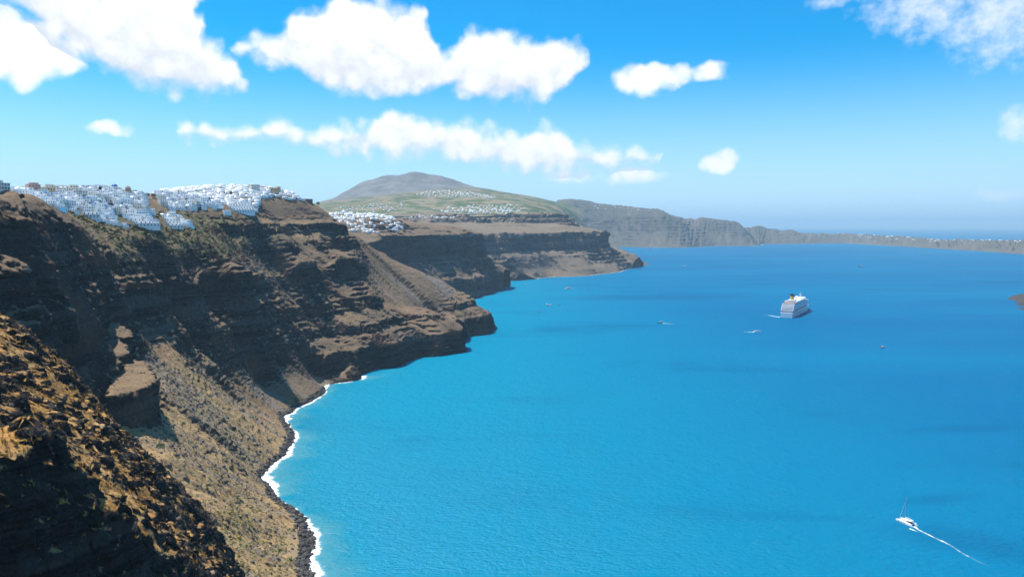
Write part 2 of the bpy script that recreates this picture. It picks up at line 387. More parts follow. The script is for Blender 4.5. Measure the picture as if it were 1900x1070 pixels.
# ================================================================== main caldera wall
B_shore = [(-40, 250), (-95, 380)] + [tuple(at(*p, z=0)[:2]) for p in [
    (575, 1070), (582, 1005), (552, 950), (505, 917), (478, 888), (500, 862), (533, 830), (541, 798), (525, 770), (548, 754),
    (600, 726), (645, 703), (700, 683), (752, 672), (778, 663), (838, 656), (826, 634), (870, 623), (911, 614)]] + [(-60, 1800), (-150, 1950), (-300, 2150)]
B_in = [(-400, 120), (-480, 200), (-560, 300), (-600, 360), (-640, 420), (-680, 480), (-720, 540), (-760, 620), (-790, 700), (-820, 780), (-850, 880),
        (-870, 980), (-880, 1090), (-880, 1200), (-870, 1320), (-850, 1450), (-830, 1560), (-800, 1650), (-780, 1720), (-760, 1790), (-740, 1850), (-730, 1950), (-730, 2080), (-740, 2250)]
B_rows = [
    # tan talus by the shore
    (520, 1000, 'z', 6, 0), (480, 1000, 'z', 14, 0), (430, 960, 'z', 32, 0), (455, 905, 'z', 15, 0), (430, 850, 'z', 32, 0), (470, 830, 'z', 18, 0), (500, 790, 'z', 14, 0),
    (400, 900, 'z', 38, 0), (350, 880, 'z', 58, 0), (310, 850, 'z', 70, .1),
    # bluff above the talus
    (270, 814, 'y', 572, .2), (200, 805, 'y', 545, .2), (308, 800, 'y', 606, .1), (240, 815, 'y', 555, .1), (225, 655, 'y', 700, .4),
    (320, 730, 'z', 84, 0), (300, 700, 'z', 98, 0), (400, 760, 'z', 55, 0), (440, 740, 'z', 38, 0), (330, 650, 'z', 112, 0), (260, 630, 'z', 130, .4), (365, 700, 'z', 76, 0), (470, 745, 'z', 26, 0),
    # steps to the left of the bluff
    (150, 720, 'y', 560, .6), (240, 604, 'y', 720, .4), (150, 600, 'y', 640, 1), (100, 560, 'y', 540, .6), (60, 580, 'y', 480, 1), (20, 540, 'y', 500, .6), (100, 520, 'y', 560, .1), (113, 521, 'y', 575, .1),
    (66, 492, 'y', 560, .2), (50, 480, 'y', 545, 1), (0, 450, 'y', 515, 1), (60, 440, 'y', 555, .5), (120, 430, 'y', 640, .4), (30, 400, 'y', 535, .8), (90, 405, 'y', 600, .3),
    (0, 374, 'y', 555, .6), (35, 380, 'y', 560, .6), (46, 380, 'y', 550, 1), (95, 391, 'y', 610, .6), (-60, 372, 'y', 550, .4), ('w', -430, 590, 264, .2), ('w', -470, 625, 263, .1), ('w', -450, 545, 264, .3), ('w', -500, 560, 266, .1), ('w', -440, 500, 262, .3), ('w', -395, 545, 262, .4),
    (50, 700, 'y', 520, .5), (100, 800, 'y', 480, .5), ('w', -280, 380, 120, .5), ('w', -220, 300, 130, .5), ('w', -330, 300, 200, .5), ('w', -180, 250, 110, .5),
    # dark cliffs under the scrub bench
    (158, 442, 'y', 700, .35), (182, 463, 'y', 730, .35), (237, 492, 'y', 800, .3), (263, 479, 'y', 840, .25), (311, 474, 'y', 900, .25), (382, 471, 'y', 1000, .25), (411, 487, 'y', 1010, .5), (220, 462, 'y', 825, .0), (280, 462, 'y', 885, .0), (340, 460, 'y', 965, .0), (400, 458, 'y', 1050, .0), (445, 485, 'y', 1090, .2), (500, 498, 'y', 1200, .3), (445, 519, 'y', 1010, 1), (472, 553, 'y', 1015, 1),
    (170, 520, 'y', 690, 1), (215, 560, 'y', 760, 1), (263, 590, 'y', 800, 1), (311, 592, 'y', 878, 1), (382, 572, 'y', 975, 1), (445, 598, 'y', 985, 1), (470, 605, 'y', 1000, 1),
    # scrub bench and the slope below the village
    (250, 440, 'y', 930, .1), (300, 450, 'y', 960, .1), (200, 430, 'y', 860, .0), (360, 445, 'y', 1040, .0), (420, 448, 'y', 1120, .1), (470, 470, 'y', 1180, .2), (330, 432, 'y', 1010, .0), (520, 470, 'y', 1230, .2),
    # village foot and skyline
    (100, 392, 'y', 760, .2), (150, 402, 'y', 850, .1), (185, 413, 'y', 905, .2), (230, 418, 'y', 940, .4), (290, 424, 'y', 965, .3), (355, 420, 'y', 1035, .2), (345, 396, 'y', 1110, .2), (310, 388, 'y', 1120, .3), (400, 393, 'y', 1180, .8), (470, 397, 'y', 1235, .5),
    (400, 425, 'y', 1150, 1), (480, 425, 'y', 1260, 1), (540, 440, 'y', 1370, .8),
    (100, 356, 'y', 900, 0), (170, 356, 'y', 980, 0), (240, 356, 'y', 1060, 0), (300, 364, 'y', 1160, 0), (350, 356, 'y', 1260, 0), (460, 350, 'y', 1410, 0), (515, 354, 'y', 1470, 0), (560, 371, 'y', 1480, .3), (480, 372, 'y', 1320, .4),
    (150, 375, 'y', 920, 0), (250, 385, 'y', 1000, 0), (60, 364, 'y', 830, 0), (400, 368, 'y', 1260, 0),
    # promontory
    (520, 400, 'y', 1395, .3), (560, 420, 'y', 1425, .9), (590, 384, 'y', 1540, .5), (600, 398, 'y', 1500, .8), (622, 410, 'y', 1540, 1), (630, 432, 'y', 1500, 1), (640, 457, 'y', 1500, .8),
    (600, 480, 'y', 1335, .15), (560, 470, 'y', 1310, .15), (640, 500, 'y', 1390, 1), (580, 520, 'y', 1270, 1),
    (678, 457, 'y', 1600, .2), (719, 483, 'y', 1650, .0), (777, 506, 'y', 1680, .0), (820, 523, 'y', 1690, .0), (855, 549, 'y', 1690, .5), (880, 576, 'y', 1690, .9),
    (700, 540, 'y', 1470, .15), (760, 580, 'y', 1480, .2), (800, 560, 'y', 1580, .0), (600, 560, 'y', 1280, .3), (650, 610, 'y', 1255, .8), (560, 600, 'y', 1180, .5), (620, 530, 'y', 1320, .7), (740, 540, 'y', 1540, .0), (690, 500, 'y', 1530, .1),
    (700, 622, 'y', 1262, 1), (780, 592, 'y', 1405, 1), (830, 602, 'y', 1440, 1), (845, 590, 'y', 1530, 1), (885, 590, 'y', 1660, 1), (650, 690, 'z', 12, .8),
    (560, 640, 'y', 1130, .8), (480, 640, 'y', 1030, .5), (430, 640, 'y', 950, .2), (500, 600, 'y', 1080, .8), (520, 700, 'y', 1030, 0), (530, 757, 'z', 6, 0), (556, 742, 'z', 6, 0), (590, 722, 'z', 6, 0), (545, 728, 'z', 18, 0), (580, 700, 'y', 1115, 0), (600, 640, 'y', 1190, 1), (540, 665, 'y', 1075, .2), (470, 700, 'y', 975, .1), (430, 690, 'y', 930, .3), (420, 700, 'z', 62, .3),
    # beyond the crest
    ('w', -160, 1800, 60, .6), ('w', -300, 1790, 140, .6), ('w', -420, 1760, 205, .5), ('w', -520, 1900, 215, .5), ('w', -640, 2050, 235, .3), ('w', -350, 2050, 70, .7), ('w', -450, 2150, 120, .6),
    ('w', -560, 1640, 292, .1), ('w', -650, 1750, 262, .1), ('w', -700, 1500, 285, 0), ('w', -720, 1300, 285, 0), ('w', -720, 1120, 268, 0), ('w', -740, 980, 262, 0), ('w', -700, 800, 258, 0), ('w', -600, 640, 258, 0), ('w', -520, 480, 262, 0), ('w', -420, 330, 265, .1), ('w', -350, 200, 262, .1),
    ('w', -880, 1200, 240, 0), ('w', -880, 1600, 235, 0), ('w', -800, 1900, 225, 0), ('w', -850, 850, 235, 0), ('w', -700, 500, 235, 0), ('w', -560, 300, 240, 0), ('w', -420, 110, 245, 0), ('w', -780, 2200, 215, .1)]
B_ctrl = ctrl_list(B_rows)
for i, p in enumerate(B_shore):
    rk = 0.0 if i < 13 else (.9 if i not in (16,) else .4)
    B_ctrl.append((p[0], p[1], 0.0, rk))
for a, b in zip(B_shore, B_in):                       # sea bed
    d = np.array(b) - np.array(a); d = d / np.linalg.norm(d)
    B_ctrl.append((a[0] - d[0] * 34, a[1] - d[1] * 34, -14.0, .3))
KB_IN = np.array([-60, 0, 14, 62, 70, 100, 110, 150, 163, 202, 216, 238, 246, 262, 275, 500.])
KB_OUT = np.array([-60, 0, 48, 64, 78, 96, 118, 146, 190, 201, 224, 233, 256, 262, 275, 500.])
MESAS = [[(-60, 350, 575), (28, 352, 580), (42, 368, 566), (40, 386, 548), (-60, 388, 538)],
         [(198, 735, 548), (262, 722, 580), (288, 706, 612), (268, 672, 644), (240, 664, 655), (212, 690, 607)],
         [(164, 670, 610), (197, 672, 615), (237, 652, 640), (230, 640, 655), (208, 626, 665), (178, 645, 640)],
         [(189, 590, 690), (238, 612, 690), (243, 628, 675), (213, 628, 665), (192, 609, 670)]]
def mesa_field(X, Y, z):
    top = np.zeros(X.shape)
    for ms in MESAS:
        C = np.array([at(a, b, Y=c) for a, b, c in ms]); pl = np.linalg.lstsq(np.c_[C[:, :2], np.ones(len(C))], C[:, 2], rcond=None)[0]
        m = (X > C[:, 0].min() - 20) & (X < C[:, 0].max() + 20) & (Y > C[:, 1].min() - 20) & (Y < C[:, 1].max() + 20)
        if not m.any(): continue
        x = X[m] + 3.2 * fbm2(X[m] / 13, Y[m] / 13, 3, seed=81); y = Y[m] + 3.2 * fbm2(X[m] / 13, Y[m] / 13, 3, seed=85)
        ins = in_poly(C[:, :2], x, y); d = np.full(x.shape, 1e9)
        for a, b in zip(C[:, :2], np.roll(C[:, :2], -1, 0)):
            e = b - a; t = np.clip(((x - a[0]) * e[0] + (y - a[1]) * e[1]) / (e @ e), 0, 1)
            d = np.minimum(d, np.hypot(x - a[0] - t * e[0], y - a[1] - t * e[1]))
        w = sstep(np.where(ins, d, -d), -2.5, 2.0)
        zt = pl[0] * x + pl[1] * y + pl[2] + 1.5 * fbm2(x / 8, y / 8, 3, seed=88)
        z[m] = z[m] + (np.maximum(zt, z[m]) - z[m]) * w; top[m] = np.maximum(top[m], w)
    return z, top
def B_height(X, Y, vals, S, T):
    z, rock = vals
    rock = np.clip(rock, 0, 1.1)
    lowf = fbm2(X / 140, Y / 140, 3, seed=3)
    env = sstep(z, 4, 40) * (1 - .8 * sstep(z, 222, 256))
    # sharp ribs and gullies that run down the wall
    rel = .44 + .56 * sstep(rock, .1, .7)
    skew = .18 * T / 60
    rib = fbm2(S / 78 + .35 * lowf + skew * .5, T / 520, 2, .5, ridge=True, seed=1)
    rib2 = fbm2(S / 27 + .4 * lowf + skew, T / 230, 3, .55, ridge=True, seed=8)
    z = z - env * (44 * rel * np.clip(.78 - rib, 0, 2) * .8 + 12 * rel * np.clip(.75 - rib2, 0, 2)) + env * 15 * rel
    zz = z + 9 * lowf + 3 * fbm2(X / 35, Y / 35, 2, seed=5)
    zt = np.interp(zz, KB_IN, KB_OUT) - (zz - z)
    m = sstep(rock, .15, .75)
    z = z + (zt - z) * m * .85
    # thin ledges
    per = 8.5
    ph = (z + 2.5 * fbm2(X / 50, Y / 50, 2, seed=12)) / per
    fr = ph - np.floor(ph)
    z = z + (.25 + .75 * m) * env * per * .8 * np.clip(.1 + 1.7 * fbm2(X / 45, Y / 45, 2, seed=14), 0, .7) * (sstep(fr, .30, .62) - fr)
    z, top = mesa_field(X, Y, z)
    tal = sstep(fbm2(S / 26, T / 240, 3, .5, seed=21), -.05, .22)
    return z, {'rock': np.maximum(rock, .75 * top), 'tal': tal, 'S': S, 'T': T}
def B_rough(P, N, E):
    x, y, z = P[..., 0], P[..., 1], P[..., 2]
    m = sstep(E['rock'], .1, .7); steep = sstep(1 - N[..., 2], .12, .45)
    env = sstep(z, -3, 3)
    n1 = fbm3(x / 24, y / 24, z / 32, 4, .6, ridge=True)
    n2 = fbm3(x / 7.5, y / 7.5, z / 11, 3, .62, ridge=True)
    d = (m * (.35 + .65 * steep)) * (6.0 * (n1 - .2) + 3.8 * (n2 - .2)) + (1 - m) * 1.7 * n2
    top = sstep(z, 255, 275) 
    d = d * env * (1 - .7 * top)
    Nh = N.copy(); Nh[..., 2] *= .55
    return P + Nh * d[..., None]
P_B, E_B = sheet(B_shore, B_in, B_ctrl, 1150, 560, 900, 9.0, B_height, B_rough)
xb, yb, zb = P_B[..., 0], P_B[..., 1], P_B[..., 2]
def blob(px, py, rx, ry, q):
    return np.exp(-(((q[0] - px) / rx) ** 2 + ((q[1] - py) / ry) ** 2))
bench = np.clip(1.2 * sstep(zb, 195, 215) * (1 - sstep(zb, 255, 285)) * sstep(yb, 720, 880) * (1 - .75 * sstep(yb, 1080, 1250)), 0, 1)
grB = bench + .35 * sstep(fbm2(xb / 45, yb / 45, 3, seed=30), .05, .35) * (1 - sstep(zb, 200, 240)) 
scB = E_B['tal'] * (1 - sstep(E_B['rock'], .2, .6)) * (1 - sstep(zb, 120, 170)) + sstep(6 - zb, 0, 5)
MAT_WALL = terrain_mat('volcanic_slope', (.235, .160, .098), (.145, .104, .070), (.205, .175, .145), (.017, .0135, .0115), (.050, .041, .035), (.125, .120, .050), 1.0, slope=(.52, .68), sat_red=.8, bumpd=2.4)
wall = new_obj('terrain', grid_mesh('terrain', P_B, {'rock': E_B['rock'], 'green': np.clip(grB, 0, 1), 'scree': np.clip(scB, 0, 1), 'dry': np.clip(sstep(1000 - yb, 0, 250) * sstep(135 - zb, 0, 50) * (1 - .5 * sstep(E_B['tal'], .3, .8)), 0, 1)}, flip=orient(P_B)), MAT_WALL, kind='structure', label='dark layered volcanic caldera wall under the white village')

# ================================================================== near spur
A_rows = [
    (0, 905, 'y', 170, .7), (80, 915, 'y', 176, .7), (160, 960, 'y', 184, .7), (230, 1008, 'y', 190, .7), (300, 1085, 'y', 198, .7), (340, 1120, 'y', 203, .6), (-120, 880, 'y', 168, .7), (0, 835, 'y', 188, .3), (80, 848, 'y', 194, .3), (160, 892, 'y', 201, .3), (230, 940, 'y', 208, .2), (300, 1012, 'y', 215, .3),
    (0, 598, 'y', 330, .4), (60, 640, 'y', 330, .5), (120, 690, 'y', 330, .6), (170, 760, 'y', 322, .6), (240, 832, 'y', 312, .6), (300, 890, 'y', 315, .6), (370, 950, 'y', 320, .8), (400, 1000, 'y', 322, .9), (432, 1055, 'y', 322, .8), (-150, 500, 'y', 330, .4),
    (60, 760, 'y', 250, .5), (120, 850, 'y', 235, .4), (220, 920, 'y', 245, .2), (300, 980, 'y', 255, .2), (360, 1040, 'y', 260, .4), (0, 720, 'y', 250, .6), (-60, 700, 'y', 260, .5), (180, 870, 'y', 250, .5), (40, 660, 'y', 290, .4),
    # far side drops away
    ('w', -215, 365, 150, .8), ('w', -180, 365, 98, .8), ('w', -150, 365, 55, .8), ('w', -128, 372, 12, .8), ('w', -240, 375, 165, .7), ('w', -300, 385, 185, .7), ('w', -200, 420, 30, .6), ('w', -150, 430, -12, .5), ('w', -260, 430, 70, .6), ('w', -100, 420, -15, .4),
    ('w', -108, 322, 48, .8), ('w', -92, 270, 78, .8), ('w', -76, 220, 92, .8), ('w', -60, 280, 25, .6), ('w', -45, 220, 35, .6), ('w', -20, 300, -5, .5), ('w', -95, 350, 18, .5), ('w', -60, 370, -5, .3), ('w', -20, 200, 10, .5),
    # near face falls towards the camera
    ('w', -118, 163, 140, 1), ('w', -111, 170, 134, 1), ('w', -104, 178, 125, 1), ('w', -98, 185, 116, 1), ('w', -92, 193, 104, 1), ('w', -140, 156, 150, 1), ('w', -122, 150, 125, 1), ('w', -95, 165, 105, 1), ('w', -130, 120, 118, 1), ('w', -90, 130, 90, 1), ('w', -60, 160, 75, .8), ('w', -170, 140, 176, 1), ('w', -200, 150, 205, .8), ('w', -150, 80, 172, .8), ('w', -90, 80, 140, .8), ('w', -40, 100, 90, .8),
    ('w', -250, 200, 236, .5), ('w', -330, 260, 250, .4), ('w', -280, 100, 245, .5), ('w', -200, 60, 228, .6), ('w', -340, 320, 245, .4), ('w', -100, 30, 205, .7), ('w', -60, 0, 215, .7), ('w', -10, 20, 150, .7), ('w', 60, 60, 60, .6), ('w', 40, 150, 20, .5), ('w', 120, 40, -5, .4), ('w', 60, 250, -12, .4), ('w', 0, 400, -15, .3), ('w', -160, 0, 240, .5)]
A_ctrl = ctrl_list(A_rows)
A_shore = [(130, -40), (128, 60), (105, 150), (70, 220), (30, 300), (-5, 380), (-60, 440), (-110, 480)]
A_in = [(-240, -60), (-300, 10), (-345, 80), (-380, 150), (-400, 220), (-400, 300), (-395, 370), (-370, 430)]
def A_height(X, Y, vals, S, T):
    z, rock = vals; rock = np.clip(rock, 0, 1.1)
    lowf = fbm2(X / 60, Y / 60, 3, seed=43)
    env = sstep(z, 5, 40)
    z = z + env * 5.0 * fbm2(X / 30, Y / 30, 4, .55, ridge=True, seed=44) - 1.6
    # crags that stick out of the grass
    cr = fbm2(X / 21, Y / 15, 4, .55, seed=51)
    thr = .17 - .26 * rock
    crag = sstep(cr, thr, thr + .09)
    z = z + env * crag * (.9 + 3.6 * np.clip(fbm2(X / 11, Y / 11, 2, seed=57) + .4, 0, 1)) 
    zz = z + 4 * lowf; per = 9.0
    ph = zz / per; fr = ph - np.floor(ph)
    z = z + sstep(rock, .45, .9) * env * per * .15 * (sstep(fr, .3, .5) - fr)
    return z, {'rock': np.clip(rock * .4 + crag * .6, 0, 1), 'crag': crag}
def A_rough(P, N, E):
    x, y, z = P[..., 0], P[..., 1], P[..., 2]
    steep = sstep(1 - N[..., 2], .15, .5)
    n1 = fbm3(x / 6.0, y / 6.0, z / 7, 4, .6, ridge=True); n2 = fbm3(x / 1.5, y / 1.5, z / 1.5, 3, .6)
    k = np.clip(.15 + .85 * np.maximum(E['crag'], steep), 0, 1)
    Nh = N.copy(); Nh[..., 2] *= .7
    return P + Nh * (k * ((2.0 + 2.2 * steep) * (n1 - .2) + .9 * n2) + .25 * n2)[..., None]
P_A, E_A = sheet(A_shore, A_in, A_ctrl, 760, 640, 800, 5.0, A_height, A_rough, eye=False, off=0.0)
xa, ya, za = P_A[..., 0], P_A[..., 1], P_A[..., 2]
MAT_SPUR = terrain_mat('grassy_spur', (.42, .225, .065), (.27, .155, .058), (.22, .18, .15), (.013, .011, .010), (.036, .029, .025), (.10, .095, .03), .35, slope=(.50, .66), bumpd=1.6, rock_w=.34)
spur = new_obj('hill', grid_mesh('hill', P_A, {'rock': E_A['rock'], 'green': 0 * xa, 'scree': sstep(fbm2(xa / 30, ya / 30, 3, seed=63), .22, .4) * .8, 'dry': .7 * sstep(fbm2(xa / 16, ya / 16, 3, seed=66), -.1, .25)}, flip=orient(P_A)), MAT_SPUR, kind='structure', label='craggy near spur with golden dry grass and dark rock')

# ================================================================== far land
def far_height(rib_l, rib_a, lvl=None, seed=0, warp=200.0):
    def fn(X, Y, vals, S, T):
        z, rock = vals; rock = np.clip(rock, 0, 1.1)
        lowf = fbm2(X / warp, Y / warp, 3, seed=seed)
        env = sstep(z, 5, 45)
        rib = fbm2(S / rib_l + .3 * lowf, T / (rib_l * 6), 4, .55, ridge=True, seed=seed + 1)
        rib2 = fbm2(S / (rib_l * .27) + .3 * lowf, T / (rib_l * 2), 3, .55, ridge=True, seed=seed + 4)
        z = z - env * rock * rib_a * (np.clip(.62 - rib, 0, 2) * .8 + .3 * np.clip(.6 - rib2, 0, 2))
        if lvl is not None:
            zz = z + 10 * lowf
            zt = np.interp(zz, lvl[0], lvl[1]) - (zz - z)
            z = z + (zt - z) * sstep(rock, .2, .8)
        per = lvl[2] if lvl is not None else 30.0
        ph = (z + 6 * lowf) / per; fr = ph - np.floor(ph)
        z = z + sstep(rock, .3, .9) * env * per * .6 * np.clip(.2 + 1.5 * fbm2(X / warp * 1.7, Y / warp * 1.7, 2, seed=seed + 11), 0, .7) * (sstep(fr, .3, .6) - fr)
        z = z + (1 - rock) * env * 4 * fbm2(X / warp * 2.2, Y / warp * 2.2, 3, seed=seed + 9)
        tal = sstep(fbm2(S / (rib_l * .5), T / (rib_l * 4), 3, .5, seed=seed + 6), 0, .25)
        return z, {'rock': rock, 'tal': tal}
    return fn
def far_rough(l, a):
    def fn(P, N, E):
        x, y, z = P[..., 0], P[..., 1], P[..., 2]
        steep = sstep(1 - N[..., 2], .12, .5)
        n1 = fbm3(x / l, y / l, z / (l * 1.3), 4, .55, ridge=True)
        return P + N * (a * (n1 - .2) * steep * np.clip(E['rock'], 0, 1) * sstep(z, 0, 8))[..., None]
    return fn
def seabed(ctrl, shore, inland, off, dep, rock):
    for a, b in zip(shore, inland):
        a = np.asarray(a[:2], float); b = np.asarray(b[:2], float); d = (b - a) / np.linalg.norm(b - a)
        ctrl.append((a[0], a[1], 0.0, rock)); ctrl.append((a[0] - d[0] * off, a[1] - d[1] * off, -dep, rock))
def sp(*l): return [tuple(at(px, py, z=0)[:2]) for px, py in l]

# ---- second cliff, with the farther village on its shoulder
C_shore = [(-420, 2080), (-330, 2250)] + sp((858, 556), (892, 549), (915, 540), (934, 531)) + [(-60, 3080), (-150, 3200), (-300, 3300)]
C_in = [(-1100, 2150), (-1080, 2300), (-1050, 2450), (-1000, 2650), (-960, 2850), (-900, 3050), (-880, 3250), (-900, 3420), (-950, 3600)]
C_ctrl = ctrl_list([
    (622, 430, 'y', 2150, .2), (640, 432, 'y', 2200, .2), (665, 434, 'y', 2230, .3), (690, 433, 'y', 2260, .6), (720, 430, 'y', 2300, .8), (749, 427, 'y', 2340, .9), (796, 429, 'y', 2440, 1), (839, 433, 'y', 2560, 1), (874, 437, 'y', 2680, 1), (888, 446, 'y', 2760, 1), (900, 463, 'y', 2820, 1), (920, 492, 'y', 2890, 1),
    (620, 398, 'y', 2500, 0), (640, 396, 'y', 2500, 0), (680, 396, 'y', 2550, 0), (720, 400, 'y', 2600, 0), (745, 415, 'y', 2500, .2), (780, 424, 'y', 2600, .1), (840, 428, 'y', 2760, .1),
    (700, 470, 'y', 2180, .6), (760, 500, 'y', 2260, .6), (820, 520, 'y', 2380, .7), (860, 500, 'y', 2580, .8), (890, 510, 'y', 2700, .9), (780, 460, 'y', 2380, .9), (830, 470, 'y', 2500, .9), (640, 450, 'y', 2120, .5),
    ('w', -1000, 2200, 230, 0), ('w', -1000, 2700, 230, 0), ('w', -800, 2900, 232, 0), ('w', -700, 3150, 215, .2), ('w', -400, 3050, 190, .6), ('w', -300, 2950, 190, .6), ('w', -200, 3080, 90, .9), ('w', -800, 3500, 150, .3), ('w', -500, 3250, 120, .6), ('w', -700, 2300, 262, 0), ('w', -800, 2500, 255, 0)])
seabed(C_ctrl, C_shore, C_in, 60, 20, .8)
P_C, E_C = sheet(C_shore, C_in, C_ctrl, 420, 260, 520, 16.0, far_height(85, 40, (np.array([-90, 0, 25, 110, 150, 175, 230, 600.]), np.array([-90, 0, 70, 118, 135, 215, 236, 600.]), 16.0), 70), far_rough(30, 13))
MAT_FAR = terrain_mat('brown_cliff', (.22, .15, .095), (.15, .11, .075), (.15, .13, .11), (.03, .026, .024), (.06, .052, .046), (.075, .085, .035), 2.0, sat_red=.3)
def far_attrs(P, E, g=0.15, seed=80, l=120):
    return {'rock': E['rock'], 'scree': E['tal'] * .6 * (1 - sstep(P[..., 2], 150, 220)), 'green': np.clip(g * sstep(fbm2(P[..., 0] / l, P[..., 1] / l, 3, seed=seed), -.1, .3) * 2, 0, 1)}
new_obj('terrain', grid_mesh('terrain', P_C, far_attrs(P_C, E_C), flip=orient(P_C)), MAT_FAR, kind='structure', label='shaded second cliff below the farther white village')

# ---- bay and flat-topped headland
D_shore = [(-200, 3050)] + sp((925, 528), (940, 521), (1000, 516), (1060, 513), (1110, 509), (1148, 505), (1160, 499), (1187, 493)) + [(900, 4650), (780, 4850), (500, 5000), (200, 5050)]
D_in = [(-1300, 3300), (-1250, 3600), (-1200, 3900), (-1050, 4300), (-800, 4700), (-500, 4900), (-300, 5000), (-250, 5050), (-200, 5100), (-200, 5200), (-250, 5300), (-350, 5400), (-500, 5500)]
D_ctrl = ctrl_list([
    (880, 444, 'y', 3300, .6), (920, 440, 'y', 3450, 1), (960, 436, 'y', 3620, 1), (1030, 432, 'y', 3850, 1), (1080, 430, 'y', 4000, 1), (1108, 430, 'y', 4120, 1), (1122, 436, 'y', 4160, 1), (1140, 466, 'y', 4230, 1), (1160, 470, 'y', 4300, .9), (1180, 476, 'y', 4380, .9),
    (940, 460, 'y', 3330, .8), (1000, 470, 'y', 3600, .5), (960, 490, 'y', 3380, .1), (1010, 495, 'y', 3580, .2), (1060, 470, 'y', 3790, .9), (1070, 490, 'y', 3680, .7), (1110, 470, 'y', 3980, 1), (1110, 490, 'y', 3880, .8), (1140, 490, 'y', 4030, .9),
    (760, 420, 'y', 3600, .1), (830, 424, 'y', 3700, .1), (900, 426, 'y', 3800, .1), (1000, 424, 'y', 4100, .1), (1080, 424, 'y', 4250, .2), (1110, 427, 'y', 4200, .3),
    (760, 404, 'y', 4300, 1), (860, 404, 'y', 4350, 1), (880, 402, 'y', 4500, 1), (1000, 412, 'y', 4500, .9), (940, 412, 'y', 4300, .8), (1050, 412, 'y', 4550, .8), (760, 399, 'y', 4450, .1), (870, 397, 'y', 4550, .7), (1000, 395, 'y', 4750, .8), (1045, 397, 'y', 4780, .8), (930, 395, 'y', 4750, .6),
    ('w', -900, 4600, 320, 0), ('w', -1200, 3400, 215, .1), ('w', -1150, 4000, 240, .1), ('w', 700, 4600, 90, .9), ('w', 500, 4800, 150, .9), ('w', 300, 4900, 180, .9), ('w', 100, 5000, 200, .8), ('w', -200, 5200, 290, .3), ('w', -700, 4900, 330, 0), ('w', -600, 5400, 335, 0)])
seabed(D_ctrl, D_shore, D_in, 90, 25, .6)
P_D, E_D = sheet(D_shore, D_in, D_ctrl, 460, 300, 600, 22.0, far_height(115, 75, (np.array([-90, 0, 20, 100, 150, 170, 225, 246, 252, 276, 282, 306, 312, 330, 600.]), np.array([-90, 0, 34, 104, 128, 212, 225, 229, 262, 266, 292, 296, 322, 328, 600.]), 20.0), 90), far_rough(50, 30))
MAT_PUMICE = terrain_mat('pumice_cliff', (.20, .148, .10), (.145, .11, .08), (.19, .155, .125), (.035, .031, .029), (.075, .064, .056), (.10, .10, .045), 3.0, slope=(.62, .78), sat_red=.2)
new_obj('terrain', grid_mesh('terrain', P_D, far_attrs(P_D, E_D, .12, 84, 200), flip=orient(P_D)), MAT_PUMICE, kind='structure', label='flat-topped headland of grey and tan rock across the bay')

# ---- vine terraces that climb to the mountain
def plain_height(seed, amp, l):
    def fn(X, Y, vals, S, T):
        z, rock = vals; rock = np.clip(rock, 0, 1)
        z = z + amp * fbm2(X / l, Y / l, 4, seed=seed) * (1 - .5 * rock) + rock * 2.2 * amp * (fbm2(X / (l * .9), Y / (l * .9), 5, .55, ridge=True, seed=seed + 2) - .2)
        return z, {'rock': rock, 'tal': sstep(fbm2(X / l, Y / l * 3, 3, seed=seed + 5), .1, .4)}
    return fn
E_shore = [at(px, 418, Y=Y)[:2] for px, Y in ((300, 4300), (560, 4350), (700, 4400), (850, 4500), (950, 4650), (1020, 4750), (1050, 4850), (1085, 5000))]
E_in = [at(px, 418, Y=Y)[:2] for px, Y in ((250, 9000), (420, 9000), (580, 9000), (740, 9000), (880, 9000), (980, 9300), (1030, 9600), (1080, 9800))]
E_ctrl = ctrl_list([
    (300, 420, 'y', 4300, 0), (560, 410, 'y', 4350, 0), (700, 402, 'y', 4400, 0), (850, 400, 'y', 4480, 0), (950, 397, 'y', 4700, 0), (1030, 398, 'y', 4800, 0), (1048, 404, 'y', 4900, .4), (1085, 460, 'y', 5000, .6), (1085, 450, 'y', 6000, .6), (1085, 440, 'y', 7200, .5), (1045, 388, 'y', 6000, .3),
    (620, 385, 'y', 5200, 0), (760, 385, 'y', 5200, 0), (900, 386, 'y', 5300, 0), (1000, 385, 'y', 5600, 0), (640, 379, 'y', 5800, 0), (700, 372, 'y', 5900, 0), (790, 360, 'y', 6100, 0), (820, 354, 'y', 6200, 0), (870, 358, 'y', 6200, 0), (930, 368, 'y', 6300, 0), (980, 374, 'y', 6500, 0), (1020, 377, 'y', 6900, 0), (1060, 392, 'y', 7300, 0),
    (560, 384, 'y', 6000, 0), (400, 400, 'y', 6000, 0),
    # the mountain
    (596, 378, 'y', 6900, .5), (640, 358, 'y', 7000, .8), (672, 339, 'y', 7050, .8), (720, 326, 'y', 7100, .8), (740, 326, 'y', 7100, .8), (770, 320, 'y', 7150, .8), (786, 322, 'y', 7150, .8), (820, 328, 'y', 7200, .8), (850, 338, 'y', 7250, .7), (880, 349, 'y', 7300, .5), (925, 359, 'y', 7400, .3), (960, 361, 'y', 7600, .2), (1000, 370, 'y', 7800, .1), (1050, 377, 'y', 8000, .1), (700, 352, 'y', 6700, 1), (760, 348, 'y', 6750, 1), (820, 345, 'y', 6800, .7),
    ('w', -2600, 8200, 300, .3), ('w', -1600, 8300, 380, .5), ('w', -900, 8400, 380, .5), ('w', -200, 8600, 300, .2), ('w', 500, 9200, 200, .1), ('w', -2600, 9000, 150, .2), ('w', -1200, 9100, 120, .2), ('w', -3200, 7000, 150, .2), ('w', -3600, 8500, 60, .1), ('w', 0, 9200, 180, .1), ('w', 900, 9300, 150, .1)])
P_E, E_E = sheet(E_shore, E_in, E_ctrl, 420, 330, 500, 40.0, plain_height(120, 9, 260.0), lambda P, N, E: P, eye=False, off=-60)
